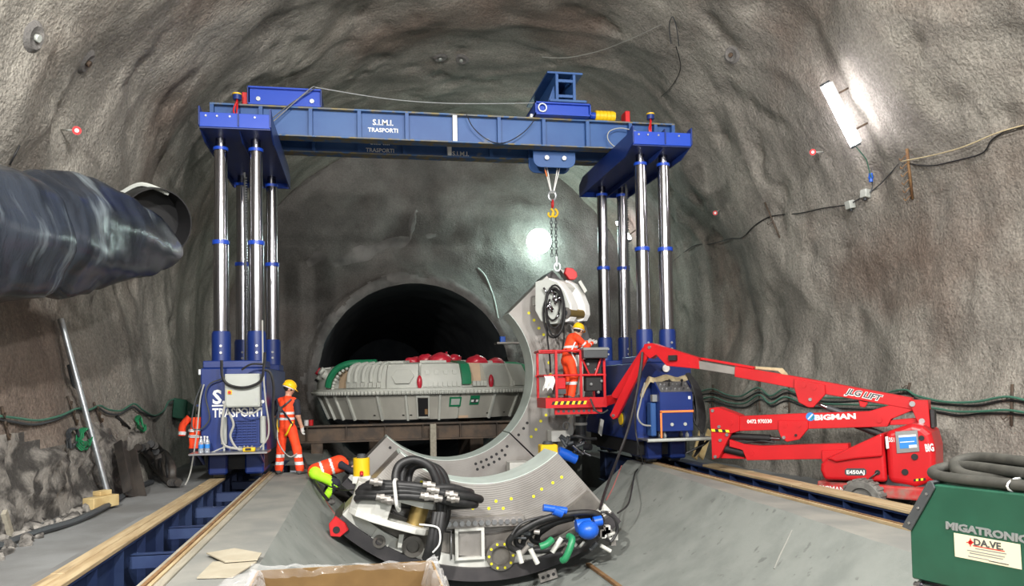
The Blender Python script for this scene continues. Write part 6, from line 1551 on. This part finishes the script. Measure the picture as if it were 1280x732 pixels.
# ================================================================== back wall details
bw=bpy.data.objects['wall_back']
def patch(pts,wd,lb):
    b=MB(); P_=spline([hit(x,y,.0) for x,y in pts],6); vs=[]; n_=len(P_)
    for i,p in enumerate(P_):
        d=(P_[min(i+1,n_-1)]-P_[max(i-1,0)]).normalized(); up=Vector((0,-1,0)).cross(d).normalized(); w_=wd*(.35+.65*math.sin(PI*(i+.5)/n_))*(1+.35*nz(p,1.5,3))
        for k in range(7):
            f=k/6*2-1; vs.append(p+up*w_*f+Vector((0,-.06*(1-f*f)-.02*nz(p+up*f,3,2)+.03,0)))
    b.add(vs,[(i*7+k,i*7+k+1,(i+1)*7+k+1,(i+1)*7+k) for i in range(n_-1) for k in range(6)],True); b.build('shotcrete_patch',M['concrete_collar'],None)['kind']='structure'
patch([(412,330),(435,322),(470,311),(510,302),(545,294)],.28,''); patch([(384,330),(395,326),(408,322)],.38,''); patch([(513,300),(516,280),(520,262)],.14,''); patch([(484,349),(500,346),(512,345)],.22,'')
b=MB(); b.tube(wall_run([(597,335),(606,344),(613,360),(618,378),(622,398)],.05),.03,7); tag(b.build('wall_hose',M['lip_white']),'pale hose curving down beside the tunnel mouth','hose')
a=at(619,428,y=27.0); c=at(705,426,y=27.0)
t=thing('side_platform','thin steel platform plate jutting out right of the cutterhead','platform',tuple(a)); b=MB(); b.b2((a.x,26.6,a.z-.06),(7.2,27.2,a.z)); b.build('plate',M['machined'],t)
for x in(6.8,7.15):
    b=MB(); b.b2((x-.06,26.8,-1.55),(x+.06,26.95,a.z-.06)); b.build('post',M['rust_dark'],t)
for px,m,n_ in((628,'bright_valve','blue'),(662,'red','red')):
    p=at(px,424,y=26.9); b=MB(); b.b2((p.x-.09,26.8,a.z),(p.x+.09,27.0,a.z+(.2 if n_=='blue' else .09))); tag(b.build('tool_case',M[m],bev=.015),'small %s case on the side platform by the tunnel mouth'%n_,'case')
# ================================================================== foreground: carton, cardboard sheets, welder
t=thing('carton','open cardboard carton lined with clear film at the bottom edge','carton',(-.1,4.6,.10))
X0,X1,Y0,Y1,ZT=at(322,712,y=5.05).x,at(541,699,y=5.05).x,4.0,5.05,at(541,700,y=5.05).z
for lo,hi in(((X0,Y1-.012,.10),(X1,Y1,ZT)),((X0,Y0,.10),(X1,Y0+.012,ZT)),((X0,Y0+.012,.10),(X0+.012,Y1-.012,ZT)),((X1-.012,Y0+.012,.10),(X1,Y1-.012,ZT))):
    b=MB(); b.b2(lo,hi); b.build('side',M['cardboard'],t)
b=MB(); b.b2((X0,Y0,.10),(X1,Y1,.11)); b.build('bottom',M['cardboard'],t)
def film_strip(name,base_fn,n_,m_,seed):
    vs=[]
    for i in range(n_+1):
        for k in range(m_+1):
            p=base_fn(i/n_,k/m_); q=Vector(p)*5+Vector((seed,0,0)); vs.append(Vector(p)+Vector((nz(q,1,3),nz(q+Vector((4,4,4)),1,3),nz(q+Vector((9,9,9)),1,3)))*.035)
    b=MB(); b.add(vs,[(i*(m_+1)+k,i*(m_+1)+k+1,(i+1)*(m_+1)+k+1,(i+1)*(m_+1)+k) for i in range(n_) for k in range(m_)],True); b.build(name,M['film'],t)
def over(u,k,ax,ay,bx_,by_,ox,oy,din=.16,dout=.22):
    x=ax+(bx_-ax)*u; y=ay+(by_-ay)*u; s=k*2-1
    if s<0: return (x+ox*.03*s*-1*-1-ox*.02,y-oy*.02+oy*.03*s,ZT+.015-din*abs(s)**1.2)
    return (x+ox*(.02+.07*s),y+oy*(.02+.07*s),ZT+.015-dout*s**1.3)
film_strip('film_lining',lambda u,k:over(u,k,X0-.03,Y1,X1+.03,Y1,0,1,.05,.22),50,14,1)
film_strip('film_lining',lambda u,k:over(u,k,X1,Y1+.02,X1,Y0,1,0,.2,.3),40,14,5)
film_strip('film_lining',lambda u,k:over(u,k,X0,Y0,X0,Y1+.02,-1,0,.16,.3),40,14,9)
film_strip('film_lining',lambda u,k:(X0-.28+.34*u,Y1-.35+.3*k,ZT-.16+.17*math.sin(u*2.6)*(.6+.4*k)),26,22,14)
def sheet(pts,lb,z,m):
    b=MB(); P_=[at(x,y,z=z) for x,y in pts]; b.ext(P_,(0,0,.012)); o=b.build('cardboard_sheet',M[m]); tag(o,lb,'sheet','cardboard sheets on the left walkway'); return o
sheet([(246,723),(266,703),(300,701),(321,703),(291,722)],'lower cardboard sheet lying flat on the left walkway',.008,'cardboard_pale')
b=MB(); P_=[at(258,692,z=.03),at(293,686,z=.06),at(327,692,z=.05),at(322,700,z=.03),at(281,703,z=.03)]; b.ext(P_,(0,0,.012)); tag(b.build('cardboard_sheet',M['cardboard_pale']),'upper bent cardboard sheet on top of the flat one','sheet','cardboard sheets on the left walkway')
# welder
W0=at(1137,655,y=4.35); WD=Vector((.287,-.958,0)); WN=Vector((-.958,-.287,0))
def wp(px,py,off=0.0):
    d=ray(px,py); o=Vector((0,0,CAMZ)); q=W0+WN*off; return o+d*((q-o).dot(WN)/d.dot(WN))
we=thing('welding_machine','dark green welding machine with a cream sticker at the lower right edge','welder',(W0.x+.3,W0.y-.4,.10))
tl0=wp(1167,605); L_=.95
zb=wp(1138,722).z; zt=tl0.z
def wl(u,z,w=0): return Vector((W0.x,W0.y,0))+WD*u+Vector((0,0,z))-WN*w
ut=(tl0-W0).dot(WD); zl=W0.z
b=MB(); b.ext([wl(0,zb),wl(0,zl),wl(ut,zt),wl(L_,zt),wl(L_,zb)],-WN*.46); b.build('body',M['welder_green'],we,bev=.008)
b=MB(); b.ext([wl(-.012,zl-.005,-.012),wl(ut-.0,zt+.012,-.012),wl(ut-.0,zt+.012,.47),wl(-.012,zl-.005,.47)],(WD*-.02+Vector((0,0,.008)))); b.build('corner_cover',M['dark_grey'],we)
b=MB(); b.ext([wl(-.045,zl-.02,-.014),wl(0.015,zl-.035,-.014),wl(ut+.015,zt-.02,-.014),wl(ut-.0,zt+.015,-.014),wl(ut-.03,zt+.015,-.014)],-WN*.012); cc=b.build('corner_strip',M['dark_grey'],we,bev=.003)
for f in(.12,.5,.85):
    q=wl(-.01+ut*f,zl-.02+(zt-zl)*f,-.016); b=MB(); b.cyl(q,q+WN*.006,.008,n=8); b.build('rivet',M['steel'],cc)
b=MB(); b.ext([wl(0.02,zb-.10,.04),wl(L_-.05,zb-.10,.04),wl(L_-.05,zb,.04),wl(.02,zb,.04)],-WN*.38); b.build('trolley',M['dark_grey'],we)
for u in(.12,.8):
    for w_ in(.02,.44):
        q=wl(u,.26,w_); b=MB(); b.lathe([(0,-.03),(.10,-.03),(.155,-.025),(.16,0),(.155,.025),(.10,.03),(0,.03)],q,WN,n=22); b.build('wheel',M['black_rubber'],we)
        b=MB(); b.bar(q,wl(u,zb-.05,w_),.03,.03); b.build('wheel_fork',M['steel'],we)
b=MB(); q=wl(.03,zb-.03,-.01); b.cyl(q,q+WD*.12,.02,n=10); b.cyl(q+WD*.03,q+WD*.05,.035,n=10); b.build('fitting',M['chrome2'],we)
def wtext(s,p0,p1,h0,off,m,bold=.04,parent=we,sx=None):
    o=wp(*p0,off); e=wp(*p1,off); d=e-o; L=d.length; d.normalize(); yd=WN.cross(d)*1; h=(wp(*h0,off)-o).length
    t_=text(s,h*1.35,M[m],parent,o,d,yd,bold=bold); mi=root_inv(parent); o2=mi@o; d2=d
    w_=max((v.co-o2).dot(d2) for v in t_.data.vertices)
    for v in t_.data.vertices: k=(v.co-o2).dot(d2); v.co+=d2*k*(L/w_-1)
wtext('MIGATRONIC',(1182,660),(1286,679),(1182,651),.003,'grey',.05)
b=MB(); b.ext([wp(1192.5,665.5,.003),wp(1275.5,680,.003),wp(1277.5,711.5,.003),wp(1194,695,.003)],WN*.002); st=b.build('sticker',M['cream'],we)
wtext('DA.VE.',(1217,680.5),(1254,687),(1217,672),.006,'dark_grey',.02,st)
for (x0,y0,x1,y1,m) in((1216,681,1256,688.3,'red'),(1219,684.5,1258,691.5,'grey'),(1209,686.5,1256,695.3,'grey'),(1212,690,1254,698,'grey'),(1210,694,1236,699,'grey'),(1236,700,1261,705,'dark_grey')):
    b=MB(); b.ext([wp(x0,y0,.0055),wp(x1,y1,.0055),wp(x1,y1+1.1,.0055),wp(x0,y0+1.1,.0055)],WN*.001); b.build('print_line',M[m],st)
b=MB(); c=wp(1213,677.5,.006)
for k in range(8):
    a=PI*k/8; v=(wp(1213+5*math.cos(a),677.5+5*math.sin(a),.006)-c); v*= (1.0 if k%4==0 else .55); b.bar(c-v,c+v,.005,.002,up=WN)
b.build('star_logo',M['red'],st)
# hoses piled on the welder
t=thing('hose_pile','thick dusty grey hose folded in loops on top of the green welder','hose pile',tuple(wl(.5,zt,.2)))
def hl(u,z,w): return wl(.13+u*.9,zt+.008+z*.82,w)
r_=.033
P_=[hl(1.2,.035,.06),hl(.8,.034,.05),hl(.45,.036,.05),hl(.15,.036,.06),hl(-.02,.045,.10),hl(-.10,.06,.20),hl(-.04,.09,.30),hl(.15,.10,.28),hl(.45,.105,.16),hl(.8,.10,.12),hl(1.2,.10,.12)]
b=MB(); b.tube(spline(P_,8),r_,12); b.build('hose',M['hose_grey'],t)
P_=[hl(1.2,.036,.16),hl(.8,.036,.17),hl(.4,.036,.18),hl(.12,.05,.20),hl(.0,.09,.26),hl(-.03,.13,.34),hl(.10,.16,.38),hl(.4,.165,.30),hl(.7,.15,.26),hl(1.2,.16,.26)]
b=MB(); b.tube(spline(P_,8),r_,12); b.build('hose',M['hose_grey'],t)
P_=[hl(1.2,.036,.30),hl(.7,.036,.30),hl(.3,.036,.30),hl(.1,.036,.38),hl(.25,.04,.43),hl(.6,.05,.42),hl(1.2,.05,.42)]
b=MB(); b.tube(spline(P_,8),r_,12); b.build('hose',M['hose_grey'],t)
b=MB(); b.tube([hl(.52,.0+.03+.045*math.sin(a)-.0,.10+.1*math.cos(a)) for a in[2*PI*k/14 for k in range(14)]],.006,5,True); b.build('tie_wire',M['white'],t)
